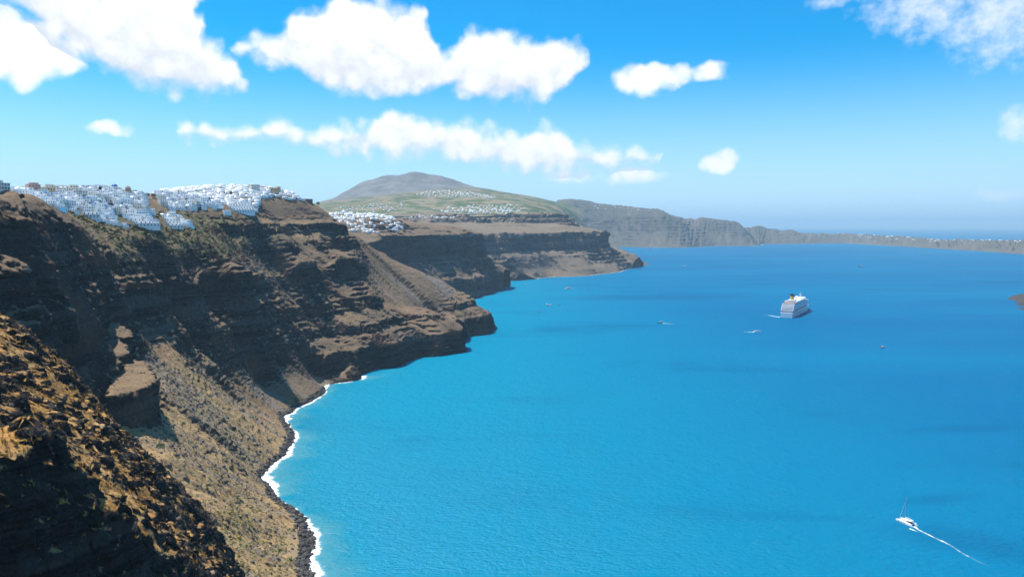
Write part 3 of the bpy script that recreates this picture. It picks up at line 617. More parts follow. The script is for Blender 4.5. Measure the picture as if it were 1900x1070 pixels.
def field_mat():
    m, T = make_mat('terraced_fields')
    g = T.node('ShaderNodeNewGeometry'); P = g.outputs['Position']
    def attr(n):
        a = T.node('ShaderNodeAttribute'); a.attribute_name = n; return a.outputs['Fac']
    v = T.node('ShaderNodeTexVoronoi'); T.put(v.inputs['Vector'], T.vmath('MULTIPLY', T.vmath('ADD', P, T.vmath('MULTIPLY', T.noise(P, .004, 2, .5, color=True), (160, 160, 0))), (.011, .017, 0))); v.inputs['Scale'].default_value = 1.0
    sc = T.node('ShaderNodeSeparateColor'); T.put(sc.inputs[0], v.outputs['Color'])
    ramp = T.mix(T.smooth(sc.outputs[0], .25, .5), (.085, .105, .042, 1), (.22, .18, .11, 1))
    ramp = T.mix(T.smooth(sc.outputs[1], .55, .75), ramp, (.065, .095, .035, 1))
    ramp = T.mix(T.smooth(T.noise(P, .02, 4, .6), .5, .68), ramp, (.19, .15, .10, 1))
    mt = T.mix(T.smooth(T.noise(P, .0055, 5, .62), .35, .68), (.125, .130, .130, 1), (.20, .19, .175, 1))
    col = T.mix(T.smooth(attr('rock'), .2, .55), ramp, mt)
    finish(T, col, .95, T.noise(P, .02, 5, .6), 14.0, .8, spec=.05)
    return m
new_obj('mountain', grid_mesh('mountain', P_E, {'rock': E_E['rock']}, flip=orient(P_E)), field_mat(), kind='structure', label='hazy grey mountain with green terraced fields at its foot')

# ---- the far caldera wall that runs to the right
G_shore = [at(px, py, z=0)[:2] for px, py in ((1040, 457), (1100, 457.5), (1150, 458), (1210, 459), (1260, 459.5), (1330, 456.5), (1405, 456), (1420, 453), (1480, 452.5), (1560, 451.5), (1600, 453), (1650, 456), (1750, 462), (1830, 467), (1900, 472), (1980, 477), (2100, 484))]
G_top = [(1010, 376), (1060, 372), (1130, 383), (1190, 388), (1240, 395), (1310, 404), (1370, 412), (1410, 419), (1475, 427), (1560, 432.5), (1600, 435), (1650, 439), (1750, 445), (1830, 447.5), (1900, 448), (1980, 449), (2100, 450)]
G_in, G_ctrl = [], []
for i, (s_, t_) in enumerate(zip(G_shore, G_top)):
    Ys = s_[1]; dep = float(np.interp(i, (3, 11), (640, 420)))
    top = at(t_[0], t_[1], Y=Ys + dep)
    G_ctrl.append((top[0], top[1], top[2], .7))
    face = .45 * np.array([s_[0], s_[1], 0]) + .55 * np.array(top); G_ctrl.append((face[0], face[1], face[2] * .86, 1.0))
    bk = at(t_[0] + 8, 418, Y=Ys + dep + 1300); G_ctrl.append((bk[0], bk[1], max(top[2] * .45, 5), .1))
    G_in.append(at(t_[0] + 10, 418, Y=Ys + dep + 2600)[:2]); G_ctrl.append((G_in[-1][0], G_in[-1][1], -20 if i > 8 else 40, .1))
gs = catmull(np.array(G_shore), np.linspace(0, len(G_shore) - 1, 49)); gi = catmull(np.array(G_in), np.linspace(0, len(G_in) - 1, 49))
seabed(G_ctrl, list(gs), list(gi), 120, 40, .7)
P_G, E_G = sheet(G_shore, G_in, G_ctrl, 700, 190, 520, 45.0, far_height(260, 70, (np.array([-90, 0, 40, 170, 1200.]), np.array([-90, 0, 48, 172, 1200.]), 36.0), 130, 500.0), far_rough(110, 34), off=-60)
MAT_GREY = terrain_mat('grey_caldera_wall', (.13, .108, .082), (.095, .083, .063), (.15, .132, .11), (.032, .030, .028), (.07, .064, .056), (.085, .10, .05), 7.0)
new_obj('terrain', grid_mesh('terrain', P_G, far_attrs(P_G, E_G, .2, 140, 500), flip=orient(P_G)), MAT_GREY, kind='structure', label='distant grey caldera wall thinning out along the horizon')

# ---- black lava islet at the edge of the picture
H_shore = sp((1900, 579), (1884, 572), (1893, 567), (1880, 564), (1886, 560), (1868, 554), (1876, 549), (1900, 545)) + [(2100, 2700), (2500, 2500)]
H_in = [(1950, 2180), (1930, 2260), (1920, 2300), (1920, 2320), (1920, 2340), (1920, 2370), (1930, 2420), (1960, 2460), (2100, 2440), (2300, 2350)]
H_ctrl = [(1760, 2250, 14, 1), (1850, 2300, 22, 1), (1800, 2400, 18, 1), (1950, 2300, 30, 1), (2100, 2400, 30, 1), (2200, 2450, 26, 1)]
seabed(H_ctrl, H_shore, H_in, 30, 10, 1)
def H_height(X, Y, vals, S, T):
    z, rock = vals
    return z + sstep(z, 0, 6) * 7 * fbm2(X / 26, Y / 26, 4, .6, ridge=True, seed=170), {'rock': rock}
P_H, E_H = sheet(H_shore, H_in, H_ctrl, 160, 90, 200, 8.0, H_height, lambda P, N, E: P + N * (1.5 * fbm3(P[..., 0] / 9, P[..., 1] / 9, P[..., 2] / 9, 3))[..., None], off=-20)
MAT_LAVA = terrain_mat('black_lava', (.07, .06, .055), (.05, .045, .042), (.06, .055, .05), (.028, .026, .026), (.055, .05, .048), (.06, .06, .03), 1.5)
new_obj('terrain', grid_mesh('terrain', P_H, {'rock': E_H['rock'], 'green': 0 * E_H['rock'], 'scree': 0 * E_H['rock']}, flip=orient(P_H)), MAT_LAVA, kind='structure', label='low black lava islet in the blue water')

# ================================================================== sea
def sea_mat():
    m, T = make_mat('caldera_sea')
    g = T.node('ShaderNodeNewGeometry'); P = g.outputs['Position']
    swell = T.noise(T.vmath('MULTIPLY', P, (1.0, .75, 0)), .012, 3, .5)
    # wind streaks and slicks
    slick = T.noise(T.vmath('MULTIPLY', P, (.00055, .0021, 0)), 1.0, 4, .55)
    col = T.mix(T.smooth(slick, .38, .66), (.0, .108, .238, 1), (.0, .136, .268, 1))
    sepx = T.node('ShaderNodeSeparateXYZ'); T.put(sepx.inputs[0], P)
    sun_side = T.smooth(T.math('ADD', sepx.outputs[0], T.math('MULTIPLY_ADD', slick, 700.0, -350.0)), 700.0, -250.0)  # sunward brightening of the water on the left, painted into its colour
    col = T.mix(sun_side, col, (.0, .190, .305, 1))
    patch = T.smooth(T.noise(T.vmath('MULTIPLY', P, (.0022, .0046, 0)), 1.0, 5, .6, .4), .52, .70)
    for px, py, rx, ry, rot in ((1830, 1010, 95, 34, -.5), (1740, 925, 60, 16, .2), (1190, 552, 420, 110, .1), (1800, 795, 110, 22, .1), (1160, 604, 150, 40, .0)):   # cloud shadows painted into the water colour, with wind-ruffled streaks
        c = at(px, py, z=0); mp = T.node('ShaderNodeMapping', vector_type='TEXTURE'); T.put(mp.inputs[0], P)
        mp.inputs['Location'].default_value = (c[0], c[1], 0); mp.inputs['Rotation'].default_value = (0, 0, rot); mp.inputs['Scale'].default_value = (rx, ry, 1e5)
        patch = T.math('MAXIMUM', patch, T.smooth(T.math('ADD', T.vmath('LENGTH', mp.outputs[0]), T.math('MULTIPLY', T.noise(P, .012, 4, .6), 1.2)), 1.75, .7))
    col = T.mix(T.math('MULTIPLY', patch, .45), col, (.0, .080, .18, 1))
    w1 = T.noise(T.vmath('MULTIPLY', P, (.8, 1.0, 1)), .07, 3, .55, .3)
    w2 = T.noise(T.vmath('MULTIPLY', P, (.7, 1.0, 1)), .26, 4, .6, .2)
    h = T.math('ADD', T.math('MULTIPLY', w1, 3.0), T.math('MULTIPLY', w2, 2.5))
    bn = T.node('ShaderNodeBump'); bn.inputs['Distance'].default_value = 1.0; bn.inputs['Strength'].default_value = 1.0; T.put(bn.inputs['Height'], h)
    df = T.node('ShaderNodeBsdfDiffuse'); T.put(df.inputs[0], col); T.l.new(bn.outputs[0], df.inputs['Normal'])
    gl = T.node('ShaderNodeBsdfGlossy'); gl.inputs['Roughness'].default_value = .10; T.l.new(bn.outputs[0], gl.inputs['Normal'])
    fr = T.node('ShaderNodeFresnel'); fr.inputs[0].default_value = 1.33; T.l.new(bn.outputs[0], fr.inputs['Normal'])
    mx = T.node('ShaderNodeMixShader'); T.put(mx.inputs[0], T.math('MINIMUM', fr.outputs[0], .06)); T.l.new(df.outputs[0], mx.inputs[1]); T.l.new(gl.outputs[0], mx.inputs[2])
    o = T.node('ShaderNodeOutputMaterial'); T.l.new(mx.outputs[0], o.inputs[0])
    return m
def disc_sea():
    # one sheet out to the horizon
    rad = [0, 400, 900, 1600, 2600, 4200, 7000, 12000, 22000, 42000, 80000]
    bm = bmesh.new(); n = 64; rings = []
    c = bm.verts.new((0, 0, 0))
    for r_ in rad[1:]: rings.append([bm.verts.new((r_ * math.cos(2 * math.pi * k / n), r_ * math.sin(2 * math.pi * k / n), 0)) for k in range(n)])
    for k in range(n): bm.faces.new((c, rings[0][k], rings[0][(k + 1) % n]))
    for a, b in zip(rings, rings[1:]):
        for k in range(n): bm.faces.new((a[k], b[k], b[(k + 1) % n], a[(k + 1) % n]))
    me = bpy.data.meshes.new('sea'); bm.to_mesh(me); bm.free()
    return me
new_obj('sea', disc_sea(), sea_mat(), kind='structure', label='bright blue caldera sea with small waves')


# ================================================================== object helpers
def simple_mat(name, col, rough=.6, spec=.3, var=.12, scale=.6, metallic=0.0):
    m, T = make_mat(name)
    P = T.node('ShaderNodeTexCoord').outputs['Object']
    n = T.noise(P, scale, 4, .6)
    c2 = tuple(max(0, c * (1 - var * 2)) for c in col)
    finish(T, T.mix(T.smooth(n, .35, .7), col + (1,), c2 + (1,)), rough, n, .02, .3, spec=spec, metallic=metallic)
    return m
M = {k: simple_mat(k, *v) for k, v in {
    'whitewash': ((.90, .90, .88), .8, .2, .06), 'cream_plaster': ((.74, .68, .57), .8, .2, .08), 'ochre_plaster': ((.66, .48, .27), .8, .2, .1), 'pink_plaster': ((.60, .37, .31), .8, .2, .1),
    'pale_blue_plaster': ((.50, .62, .76), .8, .2, .06), 'red_plaster': ((.42, .13, .09), .8, .2, .1), 'grey_stone': ((.36, .31, .26), .9, .1, .15), 'tan_stone': ((.42, .30, .20), .9, .1, .15),
    'window_glass': ((.03, .04, .055), .15, .6, .1), 'blue_paint': ((.02, .12, .38), .4, .4, .08), 'brown_door': ((.10, .055, .03), .6, .3, .1), 'terracotta': ((.40, .17, .09), .8, .2, .12),
    'gelcoat': ((.80, .81, .82), .3, .5, .04), 'ship_white': ((.80, .82, .84), .4, .4, .05), 'ship_grey': ((.26, .33, .40), .35, .5, .1), 'funnel_yellow': ((.72, .36, .02), .45, .4, .05), 'funnel_black': ((.02, .02, .022), .5, .4, .1),
    'teak': ((.33, .19, .10), .7, .2, .15), 'dark_hull': ((.035, .035, .04), .5, .4, .1), 'boat_red': ((.45, .05, .03), .5, .4, .1), 'boat_orange': ((.65, .20, .04), .5, .4, .1), 'steel': ((.45, .47, .5), .35, .5, .05, .6, .6), 'canvas': ((.68, .66, .62), .8, .2, .06), 'pool_blue': ((.02, .28, .40), .15, .5, .05),
    'bark': ((.12, .085, .06), .9, .1, .2), 'pine_leaf': ((.028, .045, .02), .8, .2, .3), 'palm_leaf': ((.05, .075, .028), .7, .2, .3), 'green_leaf': ((.07, .13, .025), .8, .2, .3), 'scrub_leaf': ((.16, .15, .06), .9, .1, .3, .08), 'straw': ((.56, .32, .09), .9, .1, .3, .08), 'tuft_leaf': ((.36, .33, .13), .9, .1, .3, .08),
    'basalt': ((.17, .15, .13), .9, .15, .25, .1), 'beach_rock': ((.075, .068, .062), .8, .2, .3, .1), 'pale_rock': ((.135, .108, .085), .9, .1, .2, .1)}.items()}

class MB:
    """collects simple solids and links them as one mesh"""
    def __init__(self): self.v = []; self.f = []; self.mi = []; self.k = 0
    def add(self, verts, faces, mi=None):
        b = len(self.v); self.v += [tuple(p) for p in verts]; self.f += [tuple(b + i for i in f_) for f_ in faces]; self.mi += [self.k if mi is None else mi] * len(faces)
        return self
    def box(self, x0, x1, y0, y1, z0, z1, taper=0.0):
        t = taper
        v = [(x0, y0, z0), (x1, y0, z0), (x1, y1, z0), (x0, y1, z0), (x0 + t, y0 + t, z1), (x1 - t, y0 + t, z1), (x1 - t, y1 - t, z1), (x0 + t, y1 - t, z1)]
        return self.add(v, [(0, 3, 2, 1), (4, 5, 6, 7), (0, 1, 5, 4), (1, 2, 6, 5), (2, 3, 7, 6), (3, 0, 4, 7)])
    def tube(self, p, q, r0, r1=None, n=8):
        r1 = r0 if r1 is None else r1; p = Vector(p); q = Vector(q); d = (q - p).normalized()
        a = d.orthogonal().normalized(); b = d.cross(a)
        v = []
        for c_, r_ in ((p, r0), (q, r1)):
            for k in range(n): v.append(c_ + a * r_ * math.cos(2 * math.pi * k / n) + b * r_ * math.sin(2 * math.pi * k / n))
        f_ = [(k, (k + 1) % n, n + (k + 1) % n, n + k) for k in range(n)] + [tuple(range(n - 1, -1, -1)), tuple(range(n, 2 * n))]
        return self.add(v, f_)
    def lathe(self, prof, c=(0, 0, 0), n=16):
        v = []
        for r_, z in prof:
            for k in range(n): v.append((c[0] + r_ * math.cos(2 * math.pi * k / n), c[1] + r_ * math.sin(2 * math.pi * k / n), c[2] + z))
        f_ = []
        for j in range(len(prof) - 1):
            for k in range(n): f_.append((j * n + k, j * n + (k + 1) % n, (j + 1) * n + (k + 1) % n, (j + 1) * n + k))
        f_ += [tuple(range(n - 1, -1, -1)), tuple(range((len(prof) - 1) * n, len(prof) * n))]
        return self.add(v, f_)
    def prism(self, prof, y0, y1):
        """profile in x,z swept along y"""
        n = len(prof)
        v = [(x, y0, z) for x, z in prof] + [(x, y1, z) for x, z in prof]
        return self.add(v, [tuple(range(n)), tuple(range(2 * n - 1, n - 1, -1))] + [(k, n + k, n + (k + 1) % n, (k + 1) % n) for k in range(n)])
    def loft(self, rings, close=True):
        n = len(rings[0]); v = [p for r_ in rings for p in r_]; f_ = []
        for j in range(len(rings) - 1):
            for k in range(n if close else n - 1): f_.append((j * n + k, (j + 1) * n + k, (j + 1) * n + (k + 1) % n, j * n + (k + 1) % n))
        if close: f_ += [tuple(range(n)), tuple(range(len(rings) * n - 1, (len(rings) - 1) * n - 1, -1))]
        return self.add(v, f_)
    def mesh(self, name, smooth=False):
        me = bpy.data.meshes.new(name); me.from_pydata([tuple(p) for p in self.v], [], self.f)
        me.polygons.foreach_set('material_index', np.array(self.mi, np.int32))
        if smooth: me.polygons.foreach_set('use_smooth', np.ones(len(self.f), bool))
        bm = bmesh.new(); bm.from_mesh(me); bmesh.ops.recalc_face_normals(bm, faces=bm.faces); bm.to_mesh(me); bm.free()
        me.update(); return me
    def build(self, name, mat, parent=None, smooth=False, **kw): return new_obj(name, self.mesh(name, smooth), mat, parent, **kw)
def empty(name, loc, rz=0.0, **kw):
    o = bpy.data.objects.new(name, None); COL.objects.link(o); o.location = loc; o.rotation_euler = (0, 0, rz); tag(o, **kw); o.empty_display_size = .5
    return o
def copy_tree(o, parent=None):
    kids = list(o.children); c = o.copy(); COL.objects.link(c); c.parent = parent
    for ch in kids: copy_tree(ch, c)
    return c

# ================================================================== the village on the rim
def house_body(w, d, h, kind):
    b = MB()
    if kind == 'vault':
        n = 8; prof = [(-w / 2, -6), (w / 2, -6)] + [(w / 2 * math.cos(math.pi * k / n), h - w * .28 + w * .40 * math.sin(math.pi * k / n)) for k in range(n + 1)]
        b.prism(prof, -d / 2, d / 2)
    else:
        p = .35
        b.box(-w / 2, w / 2, -d / 2, d / 2, -6, h - .45)
        for x0, x1, y0, y1 in ((-w / 2, w / 2, -d / 2, -d / 2 + p), (-w / 2, w / 2, d / 2 - p, d / 2), (-w / 2, -w / 2 + p, -d / 2 + p, d / 2 - p), (w / 2 - p, w / 2, -d / 2 + p, d / 2 - p)):
            b.box(x0, x1, y0, y1, h - .45, h)
    return b
def make_house(kind, w, d, h, wall, seed, floors=1, nwin=3, terrace=True, upper=False):
    r_ = random.Random(seed)
    root = house_body(w, d, h, kind).build('house', M[wall])
    fy = -d / 2
    slots = [(-w / 2 + (i + .5) * w / nwin) for i in range(nwin)]
    dr = r_.randrange(nwin)
    for fl in range(floors):
        z0 = fl * 3.1
        for i, x in enumerate(slots):
            if fl == 0 and i == dr:
                b = MB(); b.box(x - .55, x + .55, fy - .08, fy + .1, .05, 2.25); b.build('door', M['blue_paint' if seed % 3 == 0 else 'brown_door'], root)
            else:
                b = MB(); b.box(x - .55, x + .55, fy - .07, fy + .1, z0 + .95, z0 + 2.25); b.build('window', M['window_glass'], root)
    b = MB(); b.box(-w / 2 - .07, -w / 2 + .1, -d * .1 - .5, -d * .1 + .5, 1.0, 2.2); b.build('window', M['window_glass'], root)
    b = MB(); b.box(w / 2 - .1, w / 2 + .07, -d * .1 - .5, -d * .1 + .5, 1.0, 2.2); b.build('window', M['window_glass'], root)
    if terrace:
        b = MB(); t = r_.uniform(2.5, 4.5); w2 = w * r_.uniform(.9, 1.2)
        b.box(-w2 / 2, w2 / 2, fy - t, fy - .01, -7, -.1)
        b.box(-w2 / 2, w2 / 2, fy - t, fy - t + .3, -.1, .75); b.box(-w2 / 2, -w2 / 2 + .3, fy - t + .3, fy - .01, -.1, .75); b.box(w2 / 2 - .3, w2 / 2, fy - t + .3, fy - .01, -.1, .75)
        b.build('terrace', M[wall if wall != 'pale_blue_plaster' else 'whitewash'], root)
    if upper:
        b = MB(); uw = w * .55; ux = r_.choice((-1, 1)) * (w - uw) / 2 * .9
        b.box(ux - uw / 2, ux + uw / 2, -d / 2 + 1.6, d / 2 - .05, h - .46, h + 2.7); u = b.build('upper_room', M[wall], root)
        b = MB(); b.box(ux - .5, ux + .5, -d / 2 + 1.52, -d / 2 + 1.7, h + .5, h + 1.9); b.build('window', M['window_glass'], u)
    return root
PROTO = []   # (root, what the house looks like)
for a in (('cube', 8.0, 7.0, 3.9, 'whitewash', 1, 1, 3, True, False, 'white flat-roofed house'),
          ('cube', 9.5, 7.5, 6.6, 'whitewash', 2, 2, 3, True, False, 'tall white two-storey house'),
          ('vault', 5.6, 8.5, 4.3, 'whitewash', 3, 1, 2, True, False, 'narrow white vault-roofed house'),
          ('cube', 11.0, 7.0, 4.0, 'whitewash', 4, 1, 4, True, True, 'wide white stepped house'),
          ('cube', 7.0, 6.5, 3.7, 'pale_blue_plaster', 6, 1, 2, True, False, 'small pale blue house'),
          ('cube', 9.0, 7.5, 6.8, 'cream_plaster', 7, 2, 3, False, False, 'cream two-storey house'),
          ('cube', 13.0, 7.5, 4.1, 'whitewash', 8, 1, 5, True, False, 'long low white house')):
    PROTO.append((make_house(*a[:10]), a[10]))
PROTO_W = [.26, .16, .16, .13, .06, .08, .15]

QX, QY, QF = project(P_B)
GX = np.gradient(P_B, axis=0); GV = np.gradient(P_B, axis=1)
NB = np.cross(GX, GV); NB /= np.linalg.norm(NB, axis=2)[..., None] + 1e-9; NB *= np.where(NB[..., 2:] < 0, -1, 1)
def facing(ix):
    i, j = ix
    n = NB[max(i - 12, 0):i + 13, max(j - 12, 0):j + 13].reshape(-1, 3).mean(0)
    a = np.array([n[0], n[1]]); L = np.linalg.norm(a)
    a = a / L if L > .02 else np.array([.5, -.85])
    a = a * .55 + np.array([.45, -.6]); a /= np.linalg.norm(a)
    return math.atan2(a[0], -a[1])            # rotation that turns local -Y to the view over the water
used = []
class Hash:
    def __init__(self, c): self.c = c; self.d = {}
    def ok(self, x, y, r):
        k = (int(x // self.c), int(y // self.c))
        for a in (-1, 0, 1):
            for b in (-1, 0, 1):
                for (u, v, r2) in self.d.get((k[0] + a, k[1] + b), ()):
                    if (u - x) ** 2 + (v - y) ** 2 < max(r, r2) ** 2: return False
        return True
    def put(self, x, y, r): self.d.setdefault((int(x // self.c), int(y // self.c)), []).append((x, y, r))
occ = Hash(30.0)
def ground_B(px, py, Y=None):
    """grid vertex of the wall nearest to a photo position (near the given distance)"""
    d = (QX - px) ** 2 + (QY - py) ** 2
    if Y is not None: d = d + ((QF - Y) * .25) ** 2
    d = np.where(P_B[..., 2] > 3, d, 1e9)
    return np.unravel_index(np.argmin(d), d.shape)

# ---- landmarks first, so that houses keep clear of them
def arch_row(b, x0, x1, y, z, n, depth=.12): 
    for i in range(n):
        x = x0 + (i + .5) * (x1 - x0) / n; b.box(x - .5, x + .5, y - .07, y + depth, z + .7, z + 2.2)
def place(root, px, py, Y, rz=None, r=9.0, dz=0.0):
    ix = ground_B(px, py, Y); p = P_B[ix]
    root.location = (p[0], p[1], p[2] + dz); root.rotation_euler = (0, 0, facing(ix) if rz is None else rz)
    occ.put(p[0], p[1], r)
    return p
# church with a blue dome
ch = MB().box(-5, 5, -6, 6, -6, 6.2).build('church', M['whitewash'], label='white church with a bright blue dome on the village skyline', category='church')
b = MB(); b.lathe([(3.9, 6.2), (3.9, 7.4)], n=20); b.build('drum', M['whitewash'], ch, True)
b = MB(); b.lathe([(4.1, 7.4)] + [(4.1 * math.cos(a), 7.4 + 3.7 * math.sin(a)) for a in np.linspace(.1, 1.5, 8)], n=24); dm = b.build('dome', M['blue_paint'], ch, True)
b = MB(); b.box(-.12, .12, -.12, .12, 11.0, 13.0); b.box(-.6, .6, -.12, .12, 12.1, 12.35); b.build('cross', M['whitewash'], dm)
b = MB(); b.box(-.9, .9, -6.08, -5.9, 0, 2.8); b.build('door', M['blue_paint'], ch)
for sx_ in (-3, 3):
    b = MB(); b.box(sx_ - .5, sx_ + .5, -6.07, -5.9, 2.2, 4.2); b.build('window', M['window_glass'], ch)
place(ch, 213, 357, 1040, r=10)
# stone windmill tower
wm = MB().lathe([(4.6, -6), (4.3, 0), (3.5, 11.0), (3.5, 11.3)], n=18).build('windmill_tower', M['tan_stone'], smooth=False, label='round tan stone windmill tower standing on the village skyline', category='tower')
b = MB(); b.lathe([(3.9, 11.3), (2.4, 13.0), (.15, 14.6)], n=18); b.build('cap', M['grey_stone'], wm)
for a_ in (-.5, .35):
    b = MB(); b.box(math.sin(a_) * 3.9 - .45, math.sin(a_) * 3.9 + .45, -math.cos(a_) * 4.0 - .12, -math.cos(a_) * 4.0 + .5, 6.0, 7.5); b.build('window', M['window_glass'], wm)
b = MB(); b.box(-6.5, 6.5, -5.5, 5.5, -6, .4); b.build('plinth', M['terracotta'], wm)
place(wm, 236, 366, 1050, r=9)
def block(name, px, py, Y, w, d, h, wall, nx, nz, label, rz=None, extra=None, roof=None, r=9.0, cat='building'):
    o = MB().box(-w / 2, w / 2, -d / 2, d / 2, -7, h).build(name, M[wall], label=label, category=cat)
    b = MB()
    for x0, x1, y0, y1 in ((-w / 2 - .1, w / 2 + .1, -d / 2 - .1, -d / 2 + .3), (-w / 2 - .1, w / 2 + .1, d / 2 - .3, d / 2 + .1), (-w / 2 - .1, -w / 2 + .3, -d / 2 + .3, d / 2 - .3), (w / 2 - .3, w / 2 + .1, -d / 2 + .3, d / 2 - .3)): b.box(x0, x1, y0, y1, h - .003, h + .7)
    b.build('parapet', M[roof or wall], o)
    for k in range(nz):
        for i in range(nx):
            x = -w / 2 + (i + .5) * w / nx; z = .9 + k * 3.2
            MB().box(x - .6, x + .6, -d / 2 - .07, -d / 2 + .1, z, z + 1.4).build('window', M['window_glass'], o)
    for y in (-d * .22, d * .22):
        for s_ in (-1, 1):
            MB().box(s_ * w / 2 - .08, s_ * w / 2 + .08, y - .55, y + .55, 1.0, 2.4).build('window', M['window_glass'], o)
    if extra:
        u = MB().box(*extra).build('upper_storey', M[wall], o)
    place(o, px, py, Y, rz, r)
    return o
block('pink_building', 63, 356, 850, 13, 9, 9.5, 'pink_plaster', 4, 3, 'dusky pink building with stepped roof on the village skyline', extra=(-3, 5, -3, 4, 9.5, 12.0))
block('ochre_building', 88, 358, 880, 16, 9, 6.5, 'ochre_plaster', 5, 2, 'yellow ochre building next to the dusky pink one')
block('cream_building', 122, 359, 930, 15, 9, 5.8, 'cream_plaster', 5, 2, 'cream building on the skyline beyond the ochre one')
block('beige_building', 2, 350, 572, 10, 8, 5.0, 'cream_plaster', 4, 2, 'beige building on top of the dark outcrop', extra=(-4.9, 0, -3, 3.9, 5.0, 7.6))
block('tan_building', 472, 353, 1400, 18, 11, 10.0, 'cream_plaster', 5, 3, 'tall tan block with a white side at the top of the far hill')
block('orange_building', 507, 357, 1450, 26, 11, 6.8, 'ochre_plaster', 7, 2, 'long orange-brown building with a corner tower on the hilltop', extra=(6.5, 13.0, -5.4, 5.4, 6.8, 10.4))
block('red_building', 571, 375, 1500, 17, 9, 5.2, 'red_plaster', 5, 1, 'low brick-red building at the seaward end of the ridge')
# hotels: stacked long white blocks with rows of windows
def hotel(px, py, Y, tiers, label, rz=None):
    o = empty('hotel', (0, 0, 0), label=label, category='hotel')
    for i, (w, dep, zb_, n, off) in enumerate(tiers):
        b = MB(); b.box(off - w / 2, off + w / 2, zb_ * 1.15 - dep, zb_ * 1.15 + 9, zb_ - 6, zb_ + 3.2)
        t = b.build('storey', M['whitewash'], o)
        b = MB(); b.box(off - w / 2, off + w / 2, zb_ * 1.15 - dep - .25, zb_ * 1.15 - dep, zb_ + 2.9, zb_ + 3.9); b.build('balustrade', M['whitewash'], t)
        for k in range(n):
            x = off - w / 2 + (k + .5) * w / n
            MB().box(x - .6, x + .6, zb_ * 1.15 - dep - .07, zb_ * 1.15 - dep + .1, zb_ + .3, zb_ + 2.3).build('window', M['window_glass'], t)
    p = place(o, px, py, Y, rz, 20.0)
    a = o.rotation_euler.z
    for u in (-22, -11, 11, 22): occ.put(p[0] + u * math.cos(a), p[1] + u * math.sin(a), 13.0)
    return o
hotel(443, 394, 1225, [(50, 2, -1, 12, 0), (47, 2, 2.6, 11, 1), (44, 2, 6.2, 10, 2), (32, 2, 9.8, 7, 6), (20, 2, 13.4, 4, 8)], 'large stepped white hotel hanging over the dark cliff edge', .42)
hotel(262, 420, 950, [(46, 2, -.5, 11, 0), (36, 2, 3.0, 7, -5), (20, 2, 6.5, 4, -9)], 'long white hotel with one row of windows at the village foot', .45)
hotel(162, 402, 868, [(26, 2, -.5, 7, 0), (22, 2, 3.0, 5, 1)], 'white hotel with wide dark glazing at the lower left edge of the village', .40)
hotel(322, 421, 1010, [(26, 2, -.5, 6, 0), (24, 2, 2.6, 5, -1), (19, 2, 5.8, 4, -2), (12, 2, 9.0, 3, -3)], 'small stepped white hotel standing alone below the village', .42)

T1 = [(20, 356), (60, 352), (130, 351), (200, 355), (262, 362), (268, 372), (262, 385), (280, 393), (290, 424), (225, 419), (180, 412), (168, 403), (130, 393), (95, 385), (60, 375)]
T2 = [(276, 398), (300, 400), (320, 398), (350, 414), (352, 423), (318, 425), (290, 410)]
T3 = [(290, 360), (330, 352), (380, 348), (440, 347), (466, 344), (520, 349), (545, 362), (562, 372), (505, 368), (478, 369), (482, 385), (474, 395), (416, 397), (409, 385), (378, 386), (318, 390), (296, 380)]
zone = [in_poly(t, QX, QY) & (P_B[..., 2] > 238) & (QF > 700) for t in (T1, T2, T3)]
cand = []
for zi, zm in enumerate(zone):
    ii, jj = np.nonzero(zm); cand += [(zi, i, j) for i, j in zip(ii, jj)]
random.Random(9).shuffle(cand)
picks = []
gapn = fbm2(P_B[..., 0] / 40, P_B[..., 1] / 40, 2, seed=200)
vis_n = (NB * (np.array([0, 0, HC]) - P_B)).sum(-1)
for zi, i, j in cand:
    p = P_B[i, j]
    if gapn[i, j] > .42 or vis_n[i, j] < -3: continue
    if occ.ok(p[0], p[1], 8.6):
        occ.put(p[0], p[1], 8.6); picks.append((zi, i, j))
    if len(picks) > 620: break
print('houses possible', len(picks))
ZONE = ['main village', 'lower cluster', 'hilltop quarter']
made = []
GROUPS = ['village houses on the main slope', 'village houses of the lower cluster', 'village houses of the hilltop quarter']
picks.sort(key=lambda t: QF[t[1], t[2]])
rr = random.Random(21)
first = [True] * len(PROTO); rest = []
for n, (zi, i, j) in enumerate(picks):
    if n >= 292: rest.append((zi, i, j)); continue
    k = rr.choices(range(len(PROTO)), PROTO_W)[0]
    o = PROTO[k][0] if first[k] else copy_tree(PROTO[k][0]); first[k] = False
    p = P_B[i, j]; s_ = rr.uniform(.86, 1.12)
    o.location = (p[0], p[1], p[2] + rr.uniform(.2, 1.2)); o.rotation_euler = (0, 0, facing((i, j)) + rr.choice((0, 0, 0, .25, -.3, .5))); o.scale = (s_, s_, s_ * rr.uniform(.9, 1.1))
    band = int(np.digitize(QY[i, j], ((365, 378, 392), (), (362, 376))[zi]))
    made.append((o, k, zi, band, QX[i, j]))
ORD = ['', 'second ', 'third ', 'fourth ', 'fifth ', 'sixth ', 'seventh ', 'eighth ', 'ninth ', 'tenth ', 'eleventh ', 'twelfth '] + [f'{n}th ' for n in range(13, 60)]
BAND = (('top', 'upper', 'middle', 'lowest'), ('only',), ('top', 'middle', 'lowest'))
for zi in range(3):
    for band in range(4):
        for k in range(len(PROTO)):
            row = sorted((m_ for m_ in made if m_[1:4] == (k, zi, band)), key=lambda m_: m_[4])
            for n, m_ in enumerate(row):
                pos = 'leftmost' if n == 0 else ORD[n] + 'from left'
                tag(m_[0], f'{PROTO[k][1]}, {pos} of its kind, {BAND[zi][band]} band of {ZONE[zi]}', 'house', GROUPS[zi])

